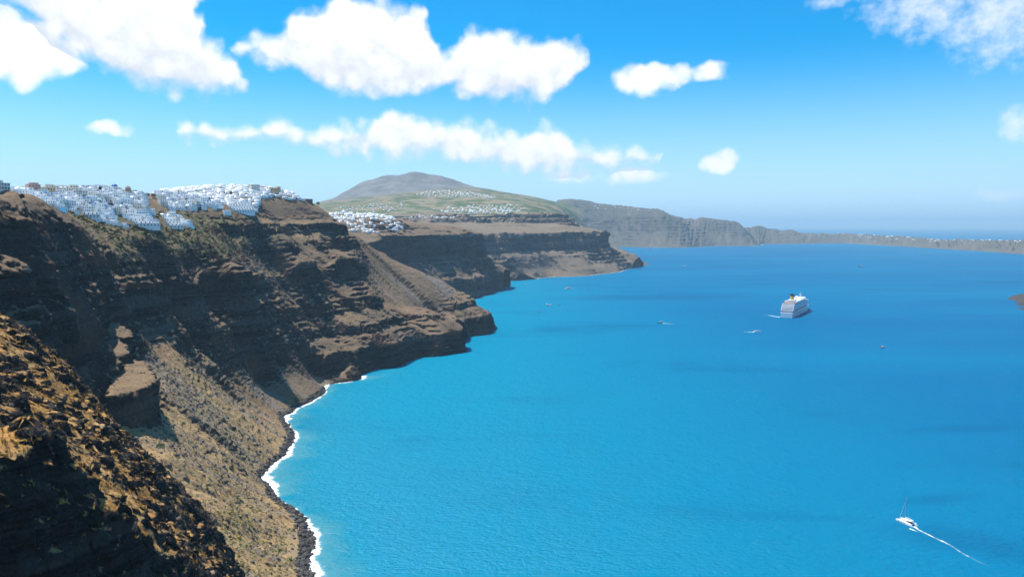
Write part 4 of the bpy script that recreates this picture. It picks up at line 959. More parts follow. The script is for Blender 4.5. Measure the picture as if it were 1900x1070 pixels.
# ---- the remaining and the distant houses: one mass
def stuff_boxes(items):
    """items: x, y, z, w, d, h, rot, material index"""
    A = np.array(items, float); n = len(A)
    c = np.array([[-1, -1, 0], [1, -1, 0], [1, 1, 0], [-1, 1, 0], [-1, -1, 1], [1, -1, 1], [1, 1, 1], [-1, 1, 1]], float)
    V = np.repeat(c[None], n, 0); V[..., 0] *= A[:, None, 3] / 2; V[..., 1] *= A[:, None, 4] / 2
    V[..., 2] = np.where(V[..., 2] > .5, A[:, None, 5], -.6 * A[:, None, 5])
    ca, sa = np.cos(A[:, 6])[:, None], np.sin(A[:, 6])[:, None]
    x = V[..., 0] * ca - V[..., 1] * sa + A[:, None, 0]; y = V[..., 0] * sa + V[..., 1] * ca + A[:, None, 1]; z = V[..., 2] + A[:, None, 2]
    f_ = np.array([[0, 3, 2, 1], [4, 5, 6, 7], [0, 1, 5, 4], [1, 2, 6, 5], [2, 3, 7, 6], [3, 0, 4, 7]])
    F_ = (f_[None] + (np.arange(n) * 8)[:, None, None]).reshape(-1, 4)
    me = quad_mesh('village', np.stack([x, y, z], -1).reshape(-1, 3), F_, smooth=False)
    me.polygons.foreach_set('material_index', np.repeat(A[:, 7].astype(np.int32), 6))
    return me
items = []
def add_house(p, rot, s_, mi=None):
    w = rr.uniform(6, 11) * s_; d = rr.uniform(6, 8) * s_; h = rr.choice((3.6, 4, 6.4)) * s_
    m_ = rr.choices((0, 1, 2, 3), (.86, .08, .03, .03))[0] if mi is None else mi
    items.append((p[0], p[1], p[2] + .3, w, d, h, rot, m_))
    ca, sa = math.cos(rot), math.sin(rot)
    for k in range(2):
        u = rr.uniform(-.32, .32) * w; v = -d / 2
        items.append((p[0] + u * ca - v * sa, p[1] + u * sa + v * ca, p[2] + .3 + rr.uniform(.35, .5) * h, 1.2 * s_, .16, 1.3 * s_, rot, 4))
for zi, i, j in rest: add_house(P_B[i, j], facing((i, j)) + rr.uniform(-.3, .3), 1.0)
def scatter(P, poly, n, gap, s_, rot, zmin=-1, mi=None):
    qx, qy, qf = project(P); m_ = in_poly(poly, qx, qy) & (P[..., 2] > zmin)
    ii, jj = np.nonzero(m_); k = 0
    if len(ii) == 0: return
    h_ = Hash(gap * 2.2); order = np.random.default_rng(4).permutation(len(ii))
    for t in order:
        p = P[ii[t], jj[t]]
        if h_.ok(p[0], p[1], gap):
            h_.put(p[0], p[1], gap); add_house(p, rot + rr.uniform(-.4, .4), s_, mi); k += 1
            if k >= n: break
scatter(P_C, [(612, 398), (640, 396), (690, 398), (725, 403), (742, 414), (752, 426), (738, 431), (702, 431), (690, 438), (672, 430), (650, 430), (612, 424)], 520, 8.6, 1.1, .5, 200)
scatter(P_E, [(770, 362), (800, 354), (850, 354), (900, 362), (930, 370), (880, 366), (800, 366)], 170, 20, 1.35, .3)
scatter(P_E, [(800, 388), (880, 380), (960, 378), (975, 388), (960, 397), (840, 398)], 200, 20, 1.35, .3)
scatter(P_E, [(620, 386), (700, 378), (760, 376), (760, 390), (700, 397), (640, 397)], 90, 26, 1.3, .3)
scatter(P_D, [(740, 404), (780, 399), (870, 398), (880, 403), (800, 406)], 45, 22, 1.2, .3)
scatter(P_G, [(1100, 382), (1200, 388), (1210, 393), (1110, 390)], 24, 40, 1.6, .3, 200)
scatter(P_G, [(1550, 433), (1700, 441), (1700, 446), (1560, 438)], 90, 24, 1.7, .3, 30)
scatter(P_G, [(1720, 443), (1900, 447), (1900, 452), (1720, 449)], 90, 24, 1.6, .3, 30)
village = new_obj('village', stuff_boxes(items), [M['whitewash'], M['cream_plaster'], M['pink_plaster'], M['pale_blue_plaster'], M['window_glass']], kind='stuff', label='mass of small distant white village houses')
print('far boxes', len(items))
ch2 = MB().box(-7, 7, -8, 8, -6, 8).build('church', M['whitewash'], label='large white domed church above the farther village', category='church')
MB().lathe([(5.5, 8), (5.5, 11)] + [(5.5 * math.cos(a), 11 + 5.5 * math.sin(a)) for a in np.linspace(.1, 1.5, 7)], n=20).build('dome', M['whitewash'], ch2, True)
MB().box(-9.5, -7.01, -8, -5.5, -6, 15).build('bell_tower', M['whitewash'], ch2)
for sx_ in (-3.5, 3.5): MB().box(sx_ - .7, sx_ + .7, -8.07, -7.9, 3, 6).build('window', M['window_glass'], ch2)
qx, qy, qf = project(P_C); ix = np.unravel_index(np.argmin((qx - 638) ** 2 + (qy - 399) ** 2 + np.where(P_C[..., 2] > 180, 0, 1e9)), qx.shape)
ch2.location = P_C[ix]; ch2.rotation_euler = (0, 0, .5)


# ================================================================== trees on the skyline
def leaf_cloud(n, rx, ry, rz, c, size, seed, hollow=.35, lump=0.35):
    """n small leaf quads spread through an uneven crown"""
    g_ = np.random.default_rng(seed); d = g_.normal(size=(n, 3)); d /= np.linalg.norm(d, axis=1)[:, None]
    r_ = g_.uniform(hollow, 1, n) ** .6; k = 1 + lump * np.sin(d[:, 0] * 5 + seed) * np.cos(d[:, 1] * 4 + d[:, 2] * 3)
    p = d * (r_ * k)[:, None] * np.array([rx, ry, rz]) + np.array(c)
    a = g_.normal(size=(n, 3)); a /= np.linalg.norm(a, axis=1)[:, None]; b = np.cross(a, g_.normal(size=(n, 3))); b /= np.linalg.norm(b, axis=1)[:, None]
    sz = (size * g_.uniform(.6, 1.3, n))[:, None]
    V = np.stack([p - a * sz - b * sz * .6, p + a * sz - b * sz * .6, p + a * sz + b * sz * .6, p - a * sz + b * sz * .6], 1).reshape(-1, 3)
    return V, np.arange(4 * n).reshape(-1, 4)
def pine(px, py, Y, h, w, label, seed):
    o = empty('pine_tree', (0, 0, 0), label=label, category='tree', group='trees on the skyline')
    b = MB(); b.tube((0, 0, -1), (.15, 0, h * .55), .28, .16, 7); b.tube((.1, 0, h * .4), (w * .25, .1, h * .7), .14, .06, 5); b.tube((.1, 0, h * .45), (-w * .22, -.2, h * .72), .14, .06, 5); b.build('trunk', M['bark'], o)
    V, Fc = leaf_cloud(420, w / 2, w / 2, h * .32, (0, 0, h * .68), .34, seed)
    new_obj('crown', quad_mesh('crown', V, Fc, smooth=False), M['pine_leaf'], o)
    place(o, px, py, Y, 0.0, 4.0)
def palm(px, py, Y, h, label, seed):
    o = empty('palm_tree', (0, 0, 0), label=label, category='tree', group='trees on the skyline')
    b = MB(); b.tube((0, 0, -1), (.2, 0, h), .26, .18, 8); b.build('trunk', M['bark'], o)
    r_ = random.Random(seed)
    for k in range(14):
        a = 2 * math.pi * k / 14 + r_.uniform(-.15, .15); up = r_.uniform(.1, .9); L = r_.uniform(1.8, 2.6); b = MB(); pts = []
        for t in np.linspace(0, 1, 6): pts.append(Vector((.2 + math.cos(a) * L * t, math.sin(a) * L * t, h + up * 1.6 * t - 1.9 * t * t)))
        sd_ = Vector((-math.sin(a), math.cos(a), 0))
        v = []; 
        for t, q in zip(np.linspace(0, 1, 6), pts):
            w_ = .34 * math.sin(math.pi * (.12 + .86 * t)); v += [q - sd_ * w_ - Vector((0, 0, .12)), q, q + sd_ * w_ - Vector((0, 0, .12))]
        b.add(v, [(3 * j + c_, 3 * j + 3 + c_, 3 * j + 4 + c_, 3 * j + 1 + c_) for j in range(5) for c_ in (0, 1)])
        b.build('frond', M['palm_leaf'], o)
    place(o, px, py, Y, 0.0, 4.0)
pine(185, 356, 985, 8, 4.5, 'single dark tree between houses left of the blue dome', 1)
palm(224, 362, 1050, 7, 'palm tree just left of the round windmill tower', 2)
palm(243, 364, 1060, 6, 'palm tree just right of the round windmill tower', 3)
pine(252, 364, 1075, 10, 6, 'tall dark tree on the skyline past the windmill tower', 4)
pine(259, 366, 1085, 9, 6, 'broad dark tree at the end of the main village skyline', 5)
pine(274, 367, 1110, 9, 8, 'wide dark tree standing alone in the gap between the village quarters', 6)
pine(286, 367, 1130, 7, 7, 'low dark tree where the hilltop quarter begins', 7)
pine(410, 356, 1300, 9, 9, 'round dark tree above the hilltop quarter', 8)
pine(588, 386, 1520, 9, 7, 'wind-bent dark tree at the seaward end of the ridge', 9)
pine(40, 372, 590, 5, 4, 'small dark tree on the back of the dark outcrop', 10)

# ================================================================== ground cover and stones
def mesh_instances(name, base_v, base_f, pos, scale, seed, squash=(.6, 1.0), jitter=0.0, tilt=True):
    g_ = np.random.default_rng(seed); n = len(pos); nv = len(base_v)
    ax = g_.normal(size=(n, 3)); ax /= np.linalg.norm(ax, axis=1)[:, None]; an = g_.uniform(0, 6.28, n)
    if not tilt: ax[:] = (0, 0, 1)
    c, s_ = np.cos(an), np.sin(an); x, y, z = ax.T; C = 1 - c
    Rm = np.stack([np.stack([c + x * x * C, x * y * C - z * s_, x * z * C + y * s_], -1), np.stack([y * x * C + z * s_, c + y * y * C, y * z * C - x * s_], -1), np.stack([z * x * C - y * s_, z * y * C + x * s_, c + z * z * C], -1)], 1)
    V = np.repeat(base_v[None], n, 0)
    if jitter: V = V * (1 + g_.uniform(-jitter, jitter, (n, nv, 1)))
    V = np.einsum('nij,nkj->nki', Rm, V) * np.asarray(scale)[:, None, None]
    V[..., 2] *= g_.uniform(squash[0], squash[1], n)[:, None]
    V = V + pos[:, None]
    Fc = (base_f[None] + (np.arange(n) * nv)[:, None, None]).reshape(-1, base_f.shape[1])
    return quad_mesh(name, V.reshape(-1, 3), Fc, smooth=False)
bm = bmesh.new(); bmesh.ops.create_icosphere(bm, subdivisions=1, radius=1.0)
ICO_V = np.array([v.co[:] for v in bm.verts]); ICO_F = np.array([[v.index for v in f_.verts] for f_ in bm.faces]); bm.free()
def pick(P, weight, n, seed):
    g_ = np.random.default_rng(seed)
    # weight by cell area so that stones spread evenly
    du = np.linalg.norm(np.gradient(P, axis=0), axis=2); dv = np.linalg.norm(np.gradient(P, axis=1), axis=2)
    w = np.clip(weight, 0, None) * du * dv; w = w.ravel(); w = w / w.sum()
    ix = g_.choice(len(w), n, p=w)
    q = P.reshape(-1, 3)[ix] + g_.uniform(-.5, .5, (n, 3)) * np.stack([du.ravel()[ix], dv.ravel()[ix], 0 * ix], -1)
    return q, ix, g_
inview = ((QX > -40) & (QX < 960) & (QY < 1110)).astype(float)
seen_y = (yb < 1450) * inview
shore_w = sstep(5.5 - zb, 0, 4) * (zb > -1.0) * (E_B['rock'] < .6) * seen_y * (E_B['T'] < 11) * (E_B['T'] > -10)
q, ix, g_ = pick(P_B, shore_w, 5000, 31)
sz = np.clip(g_.lognormal(-.05, .5, len(q)), .4, 3.2)
new_obj('boulders', mesh_instances('boulders', ICO_V, ICO_F, q, sz, 32, jitter=.42), M['beach_rock'], kind='stuff', label='band of dark boulders along the waterline')
tal_w = scB * (zb > 3) * seen_y * (yb < 1300)
q, ix, g_ = pick(P_B, tal_w ** 2, 3000, 33)
sz = np.clip(g_.lognormal(-.5, .5, len(q)), .3, 2.2)
new_obj('rubble', mesh_instances('rubble', ICO_V, ICO_F, q, sz, 34, jitter=.45), M['basalt'], kind='stuff', label='grey rubble streaks running down the slopes')
q, ix, g_ = pick(P_B, inview * (zb > 8) * (zb < 250) * (NB[..., 2] > .45) * (yb < 1700) * (1 / (yb / 900) ** 1.5), 2200, 35)
sz = np.clip(g_.lognormal(-.1, .5, len(q)), .4, 3.0)
new_obj('rubble', mesh_instances('rubble', ICO_V, ICO_F, q, sz, 36, jitter=.45), M['pale_rock'], kind='stuff', label='loose stones strewn over the brown slopes')
QXA, QYA, QFA = project(P_A)
GA = np.cross(np.gradient(P_A, axis=0), np.gradient(P_A, axis=1)); NA = GA / (np.linalg.norm(GA, axis=2)[..., None] + 1e-9); NA *= np.where(NA[..., 2:] < 0, -1, 1)
inA = ((QXA > -30) & (QXA < 520) & (QYA > 560) & (QYA < 1100) & (QFA > 60)).astype(float)
q, ix, g_ = pick(P_A, inA * (.3 + E_A['crag']) * (NA[..., 2] > .5), 4500, 41)
sz = np.clip(g_.lognormal(-1.45, .6, len(q)), .12, 1.3)
new_obj('rubble', mesh_instances('rubble', ICO_V, ICO_F, q, sz, 42, jitter=.45), M['pale_rock'], kind='stuff', label='loose stones among the golden grass of the near spur')
def bush_base(n, seed, size=.36, flat=.65):
    V, Fc = leaf_cloud(n, 1, 1, flat, (0, 0, flat * .55), size, seed, .2); return V, Fc
def tuft_base(n, seed):
    g_ = np.random.default_rng(seed); V = []; 
    for k in range(n):
        a = g_.uniform(0, 6.28); l = g_.uniform(.5, 1.0); o_ = g_.uniform(-.3, .3, 2); w = .16
        c_, s_ = math.cos(a), math.sin(a)
        V += [(o_[0] - s_ * w, o_[1] + c_ * w, -.15), (o_[0] + s_ * w, o_[1] - c_ * w, -.15), (o_[0] + c_ * l * .6, o_[1] + s_ * l * .6, l)]
    return np.array(V), np.arange(3 * n).reshape(-1, 3)
bv, bf = bush_base(26, 3)
gw = np.clip(grB - .25, 0, 1) * inview * (zb > 20) * (NB[..., 2] > .5) * (yb < 1500)
for zm in zone: gw = gw * (1 - zm)
q, ix, g_ = pick(P_B, gw, 2200, 51)
new_obj('scrub', mesh_instances('scrub', bv, bf, q, np.clip(g_.lognormal(.25, .4, len(q)), .5, 3.2), 52, tilt=False), M['scrub_leaf'], kind='stuff', label='olive green scrub on the bench below the village')
q, ix, g_ = pick(P_B, (zone[0] | zone[1] | zone[2]) * 1.0, 420, 151)
q[:, 2] += 1.0
new_obj('scrub', mesh_instances('scrub', bv, bf, q, np.clip(g_.lognormal(.55, .4, len(q)), .8, 3.2), 152, tilt=False, squash=(.8, 1.3)), M['pine_leaf'], kind='stuff', label='dark garden greenery between the white village houses')
bw = inview * sstep(60 - zb, 0, 30) * (zb > 4) * (yb < 720) * (NB[..., 2] > .6) * (xb > -260)
q, ix, g_ = pick(P_B, bw * (.15 + np.exp(-(((xb + 190) / 45) ** 2 + ((yb - 500) / 55) ** 2))), 800, 53)
new_obj('scrub', mesh_instances('scrub', bv, bf, q, np.clip(g_.lognormal(-.35, .4, len(q)), .3, 1.6), 54, tilt=False), M['tuft_leaf'], kind='stuff', label='yellow-green tussocks above the boulder beach')
tv, tf = tuft_base(7, 5)
q, ix, g_ = pick(P_A, inA * (1 - .8 * E_A['crag']) * (NA[..., 2] > .70) * (za > 250 - .47 * QFA), 14000, 55)
new_obj('dry_grass', mesh_instances('dry_grass', tv, tf, q, np.clip(g_.lognormal(-.6, .35, len(q)), .25, 1.2), 56, tilt=False, squash=(.7, 1.1)), M['straw'], kind='stuff', label='golden dry grass tufts on the near spur')
q, ix, g_ = pick(P_B, inview * (E_B['rock'] < .4) * (zb > 5) * (zb < 150) * (yb < 1000) * (NB[..., 2] > .6), 9000, 57)
new_obj('dry_grass', mesh_instances('dry_grass', tv, tf, q, np.clip(g_.lognormal(-.1, .35, len(q)), .4, 1.8), 58, tilt=False, squash=(.6, 1.0)), M['straw'], kind='stuff', label='tan dry grass on the talus slopes')
def shrub(px, py, Y, r_, label, seed):
    V, Fc = leaf_cloud(260, r_, r_, r_ * .75, (0, 0, r_ * .55), .34, seed)
    o = new_obj('shrub', quad_mesh('shrub', V, Fc, smooth=False), M['green_leaf'], label=label, category='shrub', group='single green shrubs on the slope')
    b = MB(); b.tube((0, 0, -.6), (0, 0, r_ * .6), .18, .1, 6); b.build('stem', M['bark'], o)
    p = P_B[ground_B(px, py, Y)]; o.location = p
shrub(297, 832, 560, 3.4, 'bright green round shrub on the tan slope below the dark bluff', 61)
shrub(268, 650, 740, 3.0, 'green shrub on the talus behind the dark bluff', 62)
shrub(430, 870, 640, 2.2, 'small green shrub above the boulder beach', 63)

# ================================================================== surf and wakes
def foam_mat(name, col, cut, scale, edge):
    m, T = make_mat(name)
    P = T.node('ShaderNodeNewGeometry').outputs['Position']
    a = T.node('ShaderNodeAttribute'); a.attribute_name = 'strength'
    n = T.math('ADD', T.math('MULTIPLY', T.noise(P, scale, 5, .65, .6), .65), T.math('MULTIPLY', T.noise(P, scale * .22, 3, .6), .45))
    k = T.smooth(T.math('ADD', T.math('MULTIPLY', a.outputs['Fac'], 1.15), T.math('SUBTRACT', n, 1.0)), cut, cut + edge)
    ar = T.node('ShaderNodeAttribute'); ar.attribute_name = 'milky'
    thin = T.math('MULTIPLY', ar.outputs['Fac'], T.smooth(n, .35, .75, .35, 1.0))
    d = T.node('ShaderNodeBsdfDiffuse'); T.put(d.inputs[0], T.mix(k, (.16, .40, .40, 1), col + (1,)))
    t = T.node('ShaderNodeBsdfTransparent'); mx = T.node('ShaderNodeMixShader'); o = T.node('ShaderNodeOutputMaterial')
    T.put(mx.inputs[0], T.math('MAXIMUM', k, thin)); T.l.new(t.outputs[0], mx.inputs[1]); T.l.new(d.outputs[0], mx.inputs[2]); T.l.new(mx.outputs[0], o.inputs[0])
    return m
FOAM = foam_mat('surf_foam', (.80, .84, .86), .16, .22, .34)
WAKE = foam_mat('wake_foam', (.74, .83, .90), .04, .4, .6)
def waterline(P, i0, i1):
    out_ = []
    for i in range(i0, i1):
        z = P[i, :, 2]; up = np.nonzero((z[:-1] <= 0.1) & (z[1:] > 0.1))[0]
        if len(up):
            j = up[0]; f_ = (0.1 - z[j]) / (z[j + 1] - z[j] + 1e-9); out_.append(P[i, j] * (1 - f_) + P[i, j + 1] * f_)
    return np.array(out_)[:, :2]
def surf(P, i0, i1, wid, label, smooth_n=5, w0=1.0, zlift=.07, amp=.5, milky=0.0):
    L = waterline(P, i0, i1)
    kk = np.ones(smooth_n) / smooth_n; Lp = np.stack([np.convolve(np.pad(L[:, c], smooth_n // 2, 'edge'), kk, 'valid') for c in (0, 1)], 1)
    t = np.gradient(Lp, axis=0); t /= np.linalg.norm(t, axis=1)[:, None] + 1e-9
    nrm = np.stack([t[:, 1], -t[:, 0]], 1)
    arc = np.concatenate([[0], np.cumsum(np.linalg.norm(np.diff(Lp, axis=0), axis=1))])
    w = wid * (1 + amp * fbm2(arc / 40, arc * 0 + .5, 3, seed=300) * 2)
    offs = np.array([-.35, 0, .2, .45, .75, 1.0, 1.4, 1.9, 2.4]); st = np.array([1.0, 1.0, .95, .74, .5, .3, .18, .08, .0]); mk = np.array([.6, .6, .6, .55, .5, .42, .3, .15, .0])
    V = np.stack([np.concatenate([Lp + nrm * (w * o_)[:, None], np.full((len(Lp), 1), zlift)], 1) for o_ in offs], 1)
    S_ = np.repeat(st[None], len(Lp), 0) * np.clip(w0 + .35 * fbm2(arc / 25, arc * 0 + 3, 2, seed=301), 0, 1.2)[:, None]
    me = grid_mesh('foam', V, {'strength': S_, 'milky': np.repeat(mk[None], len(Lp), 0) * milky}, smooth=True)
    return new_obj('foam', me, FOAM, kind='stuff', label=label)
nearI = int(np.argmin(np.abs(P_B[:, 0, 1] - 1190))); 
colY = P_B[:, 40, 1]; i_far = int(np.argmax(P_B[:, 60, 1] > 1190))
surf(P_B, 20, i_far, 13.0, 'white surf along the boulder beach', 9, .97, amp=.8, milky=.8)
surf(P_B, i_far, 1080, 5.5, 'thin white surf at the foot of the promontory', 7, .62)
surf(P_C, 60, 330, 8.0, 'thin surf under the second cliff', 7, .62)
surf(P_D, 40, 330, 12.0, 'thin surf along the beach of the far bay', 7, .75)
surf(P_G, 60, 420, 26.0, 'thin bright shoreline under the distant wall', 7, .8)
def wake(path, w0, w1, label, strength=.9, fade=1.0, arms=False):
    p = np.array([at(x, y, z=0)[:2] for x, y in path]); t = np.linspace(0, len(p) - 1, 80); c = catmull(p, t)
    d = np.gradient(c, axis=0); d /= np.linalg.norm(d, axis=1)[:, None] + 1e-9; nrm = np.stack([-d[:, 1], d[:, 0]], 1)
    w = np.linspace(w0, w1, 80) * (1 + .25 * np.sin(np.linspace(0, 37, 80)))
    offs = np.array([-1, -.5, 0, .5, 1.0]); st = np.array([0, .8, 1, .8, 0])
    V = np.stack([np.concatenate([c + nrm * (w * o_)[:, None], np.full((80, 1), .08)], 1) for o_ in offs], 1)
    S_ = st[None] * (strength * (1 - fade * np.linspace(0, 1, 80) ** 1.5))[:, None]
    return new_obj('wake', grid_mesh('wake', V, {'strength': S_}), WAKE, kind='stuff', label=label)

# ================================================================== boats
def hull_rings(L, B, D, H, sheer=.25, bow=.55, n=14, stern=.85, flare=.12):
    """closed hull from stern (y=-L/2) to bow (y=L/2); D draught, H freeboard"""
    rings = []
    for k in range(n):
        t = k / (n - 1); y = -L / 2 + L * t
        f_ = stern + (1 - stern) * min(1, t / .3) if t < .3 else (1.0 if t < bow else max(.02, 1 - ((t - bow) / (1 - bow)) ** 2.0))
        b = B / 2 * f_; h = H * (1 + sheer * max(0, t - .4) ** 2 * 2.2); rake = L * .03 * max(0, t - .6)
        rings.append([(-b, y + rake, h), (-b * (1 - flare), y, 0.0), (-b * .55, y, -D), (b * .55, y, -D), (b * (1 - flare), y, 0.0), (b, y + rake, h)])
    return rings
def boat_root(name, px, py, heading, label, cat, group=None):
    """heading: direction of the bow in the plan, (x, y)"""
    p = at(px, py, z=0); rz = -math.atan2(heading[0], heading[1])
    return empty(name, (p[0], p[1], 0), rz, label=label, category=cat, group=group)
def motor_boat(name, px, py, heading, L, B, H, hull, label, cabin=None, tiers=(), mast=0, group=None, cat='boat', canopy=None):
    o = boat_root(name, px, py, heading, label, cat, group)
    MB().loft(hull_rings(L, B, .6, H)).build('hull', M[hull], o)
    MB().box(-B * .42, B * .42, -L * .46, L * .2, H + .02, H + .12).build('deck', M['teak'], o)
    for (y0, y1, w, z0, h) in tiers:
        c = MB().box(-w / 2, w / 2, y0 * L, y1 * L, H + z0, H + z0 + h, taper=h * .12).build('cabin', M[cabin or 'gelcoat'], o)
        for s_ in (-1, 1): MB().box(s_ * w / 2 - .1 - .05 * s_, s_ * w / 2 + .1 - .05 * s_, (y0 + .02) * L, (y1 - .02) * L, H + z0 + h * .42, H + z0 + h * .78).build('window', M['window_glass'], c)
        MB().box(-w * .4, w * .4, y1 * L - .3, y1 * L + .04, H + z0 + h * .42, H + z0 + h * .78).build('windscreen', M['window_glass'], c)
    if canopy:
        y0, y1, w, z = canopy
        c = MB().box(-w / 2, w / 2, y0 * L, y1 * L, H + z, H + z + .15).build('canopy', M['canvas'], o)
        for s_ in (-1, 1):
            for y in (y0, y1): MB().tube((s_ * w * .46, y * L * .98, H), (s_ * w * .46, y * L * .98, H + z), .06, n=5).build('post', M['steel'], c)
    if mast:
        MB().tube((0, 0, H), (0, -.3, H + mast), .12, .05, 6).build('mast', M['steel'], o)
    b = MB()
    for s_ in (-1, 1):
        b.tube((s_ * B * .46, -L * .4, H + .9), (s_ * B * .44, L * .2, H + 1.0), .04, n=4)
        for y in (-.4, -.1, .2): b.tube((s_ * B * .46, y * L, H), (s_ * B * .45, y * L, H + 1.0), .04, n=4)
    b.build('railing', M['steel'], o)
    return o
motor_boat('tender_boat', 1405, 616, (1, .03), 17, 5.0, 1.7, 'gelcoat', 'white tender boat with dark windows trailing foam beside the cruise ship', tiers=((-.38, .25, 4.0, .1, 2.0),), mast=3)
wake([(1399, 616), (1385, 615.5), (1370, 614.5), (1352, 613.5)], 5.5, 6.0, 'white wake behind the tender boat')
motor_boat('excursion_boat', 1225, 599, (-1, .12), 15, 5.0, 1.6, 'dark_hull', 'dark excursion boat speeding left with a bright wake', cabin='gelcoat', tiers=((-.3, .2, 3.6, .1, 2.2),), mast=4)
wake([(1230, 599.5), (1245, 600.5), (1262, 602), (1282, 604)], 5.5, 6.0, 'bright wake behind the dark excursion boat')
motor_boat('motor_yacht', 1056, 536, (1, .15), 33, 7.5, 3.0, 'gelcoat', 'white motor yacht moored off the second cliff', tiers=((-.36, .22, 6.0, .1, 2.6), (-.25, .1, 4.8, 2.6, 2.3), (-.12, .02, 3.4, 4.8, 1.6)), mast=9, cat='yacht')
o = boat_root('work_barge', 1018, 566, (1, .05), 'flat dark work barge moored in the cliff shadow', 'barge')
MB().box(-3.5, 3.5, -9.5, 9.5, -.8, 1.7, taper=.3).build('hull', M['dark_hull'], o); MB().box(-3.0, 3.0, -9, 9, 1.72, 1.95).build('deck', M['canvas'], o)
MB().box(-2.2, 2.2, -8.5, -4, 1.97, 4.2).build('deck_house', M['gelcoat'], o); MB().box(-2.3, -2.1, -8, -4.5, 2.9, 3.7).build('window', M['window_glass'], o); MB().tube((0, 4, 1.9), (0, 8, 6.5), .18, .1, 6).build('crane_arm', M['steel'], o)
for n, (x, y, lab) in enumerate(((1000, 578, 'small dark skiff nearest the promontory tip'), (1037, 566, 'small dark skiff just right of the work barge'), (1089, 538, 'small dark skiff right of the moored motor yacht'), (1115, 528, 'small dark skiff farthest out from the moored motor yacht'), (975, 527, 'small orange skiff close under the far bay beach'))):
    sk = motor_boat('skiff', x, y, (1, .3 * (n - 2)), 7.5, 2.8, 1.2, 'dark_hull' if n != 4 else 'boat_orange', lab, tiers=((-.1, .2, 1.6, .05, 1.3),), group='skiffs moored off the cliffs')
motor_boat('fishing_boat', 1637, 645, (-1, .05), 11.5, 3.8, 1.4, 'teak', 'small brown fishing boat with white cabin on the open water', tiers=((-.3, .15, 2.8, .05, 1.9),), mast=3)
wake([(1642, 645), (1650, 645.5), (1664, 647)], 1.4, 2.0, 'faint wake behind the brown fishing boat', .7)
motor_boat('ferry_boat', 1270, 494, (-.8, .6), 24, 7, 2.6, 'gelcoat', 'white ferry far out past the headland leaving a long wake', tiers=((-.3, .25, 5.4, .1, 2.6), (-.1, .15, 3.8, 2.6, 2.2)), mast=6)
wake([(1272, 494.5), (1285, 498), (1300, 502), (1320, 507)], 2.5, 7, 'long faint wake behind the far white ferry', .62)
motor_boat('cargo_boat', 1597, 495, (-1, .0), 34, 7.5, 3.2, 'boat_red', 'red cargo boat in the distance on the wide bay', tiers=((-.4, -.1, 6, .1, 3.2),), mast=8)
motor_boat('passenger_ferry', 1206, 464.5, (1, .1), 46, 10, 5, 'gelcoat', 'distant white ferry under the far grey wall', tiers=((-.4, .3, 8, .1, 4), (-.25, .15, 6, 4, 3.5)), mast=9)

# ---- catamaran
def catamaran():
    bow = at(1665, 962, z=0); st = at(1697, 976, z=0); hd = bow - st
    o = boat_root('catamaran', 1681, 969, (hd[0], hd[1]), 'white sailing catamaran with bare mast drawing a long wake', 'catamaran')
    L, B = 15.0, 7.6
    for s_ in (-1, 1):
        h_ = MB().loft([[(x + s_ * (B / 2 - .95), y, z) for x, y, z in r_] for r_ in hull_rings(L, 1.9, .5, 1.5, .1, .6, 14, .8)]).build('hull', M['gelcoat'], o)
        for k in range(3): MB().box(s_ * (B / 2) - .06, s_ * (B / 2) + .03, -2 + k * 2.6, -.6 + k * 2.6, .85, 1.15).build('window', M['window_glass'], h_)
        MB().box(s_ * (B / 2 - .95) - .7, s_ * (B / 2 - .95) + .7, -L / 2 - .9, -L / 2 + .3, .05, .45).build('swim_step', M['gelcoat'], h_)
    MB().box(-B / 2 + 1.0, B / 2 - 1.0, -6.2, 3.4, .8, 1.62).build('bridge_deck', M['gelcoat'], o)
    MB().box(-B / 2 + 1.5, B / 2 - 1.5, 3.42, 6.2, 1.15, 1.2).build('trampoline', M['canvas'], o)
    MB().box(-B / 2 + .8, B / 2 - .8, 6.2, 6.5, 1.0, 1.35).build('crossbeam', M['steel'], o)
    c = MB().box(-2.5, 2.5, -2.2, 3.0, 1.63, 3.0, taper=.45).build('cabin', M['gelcoat'], o)
    MB().box(-1.9, 1.9, 2.55, 2.9, 2.0, 2.7).build('windscreen', M['window_glass'], c)
    for s_ in (-1, 1): MB().box(s_ * 2.22 - .08, s_ * 2.22 + .12, -1.6, 2.0, 2.05, 2.6).build('window', M['window_glass'], c)
    bi = MB().box(-2.3, 2.3, -5.6, -2.3, 3.5, 3.65).build('bimini', M['canvas'], o)
    for s_ in (-1, 1):
        for y in (-5.4, -2.5): MB().tube((s_ * 2.1, y, 1.6), (s_ * 2.1, y, 3.5), .05, n=5).build('post', M['steel'], bi)
    MB().box(-1.9, 1.9, -5.9, -2.3, 1.63, 1.7).build('cockpit_floor', M['teak'], o)
    MB().box(-1.6, 1.6, -5.0, -4.2, 1.7, 2.15).build('bench', M['blue_paint'], o)
    m_ = MB().tube((0, 1.2, 2.9), (0, .6, 22.5), .17, .11, 8).build('mast', M['steel'], o)
    MB().tube((-1.2, .95, 12.5), (1.2, .95, 12.5), .05, n=5).build('spreader', M['steel'], m_)
    MB().tube((0, 1.0, 4.3), (0, -5.2, 4.6), .16, .14, 8).build('boom', M['steel'], o); MB().tube((0, .7, 4.65), (0, -5.0, 4.9), .26, .2, 8).build('furled_sail', M['canvas'], o)
    MB().tube((0, 6.35, 1.4), (0, .75, 21.0), .14, .08, 6).build('furled_jib', M['canvas'], o)
    for s_ in (-1, 1): MB().tube((s_ * 3.5, -.3, 1.6), (0, .7, 20.5), .035, n=4).build('shroud', M['steel'], o)
    return o
catamaran()
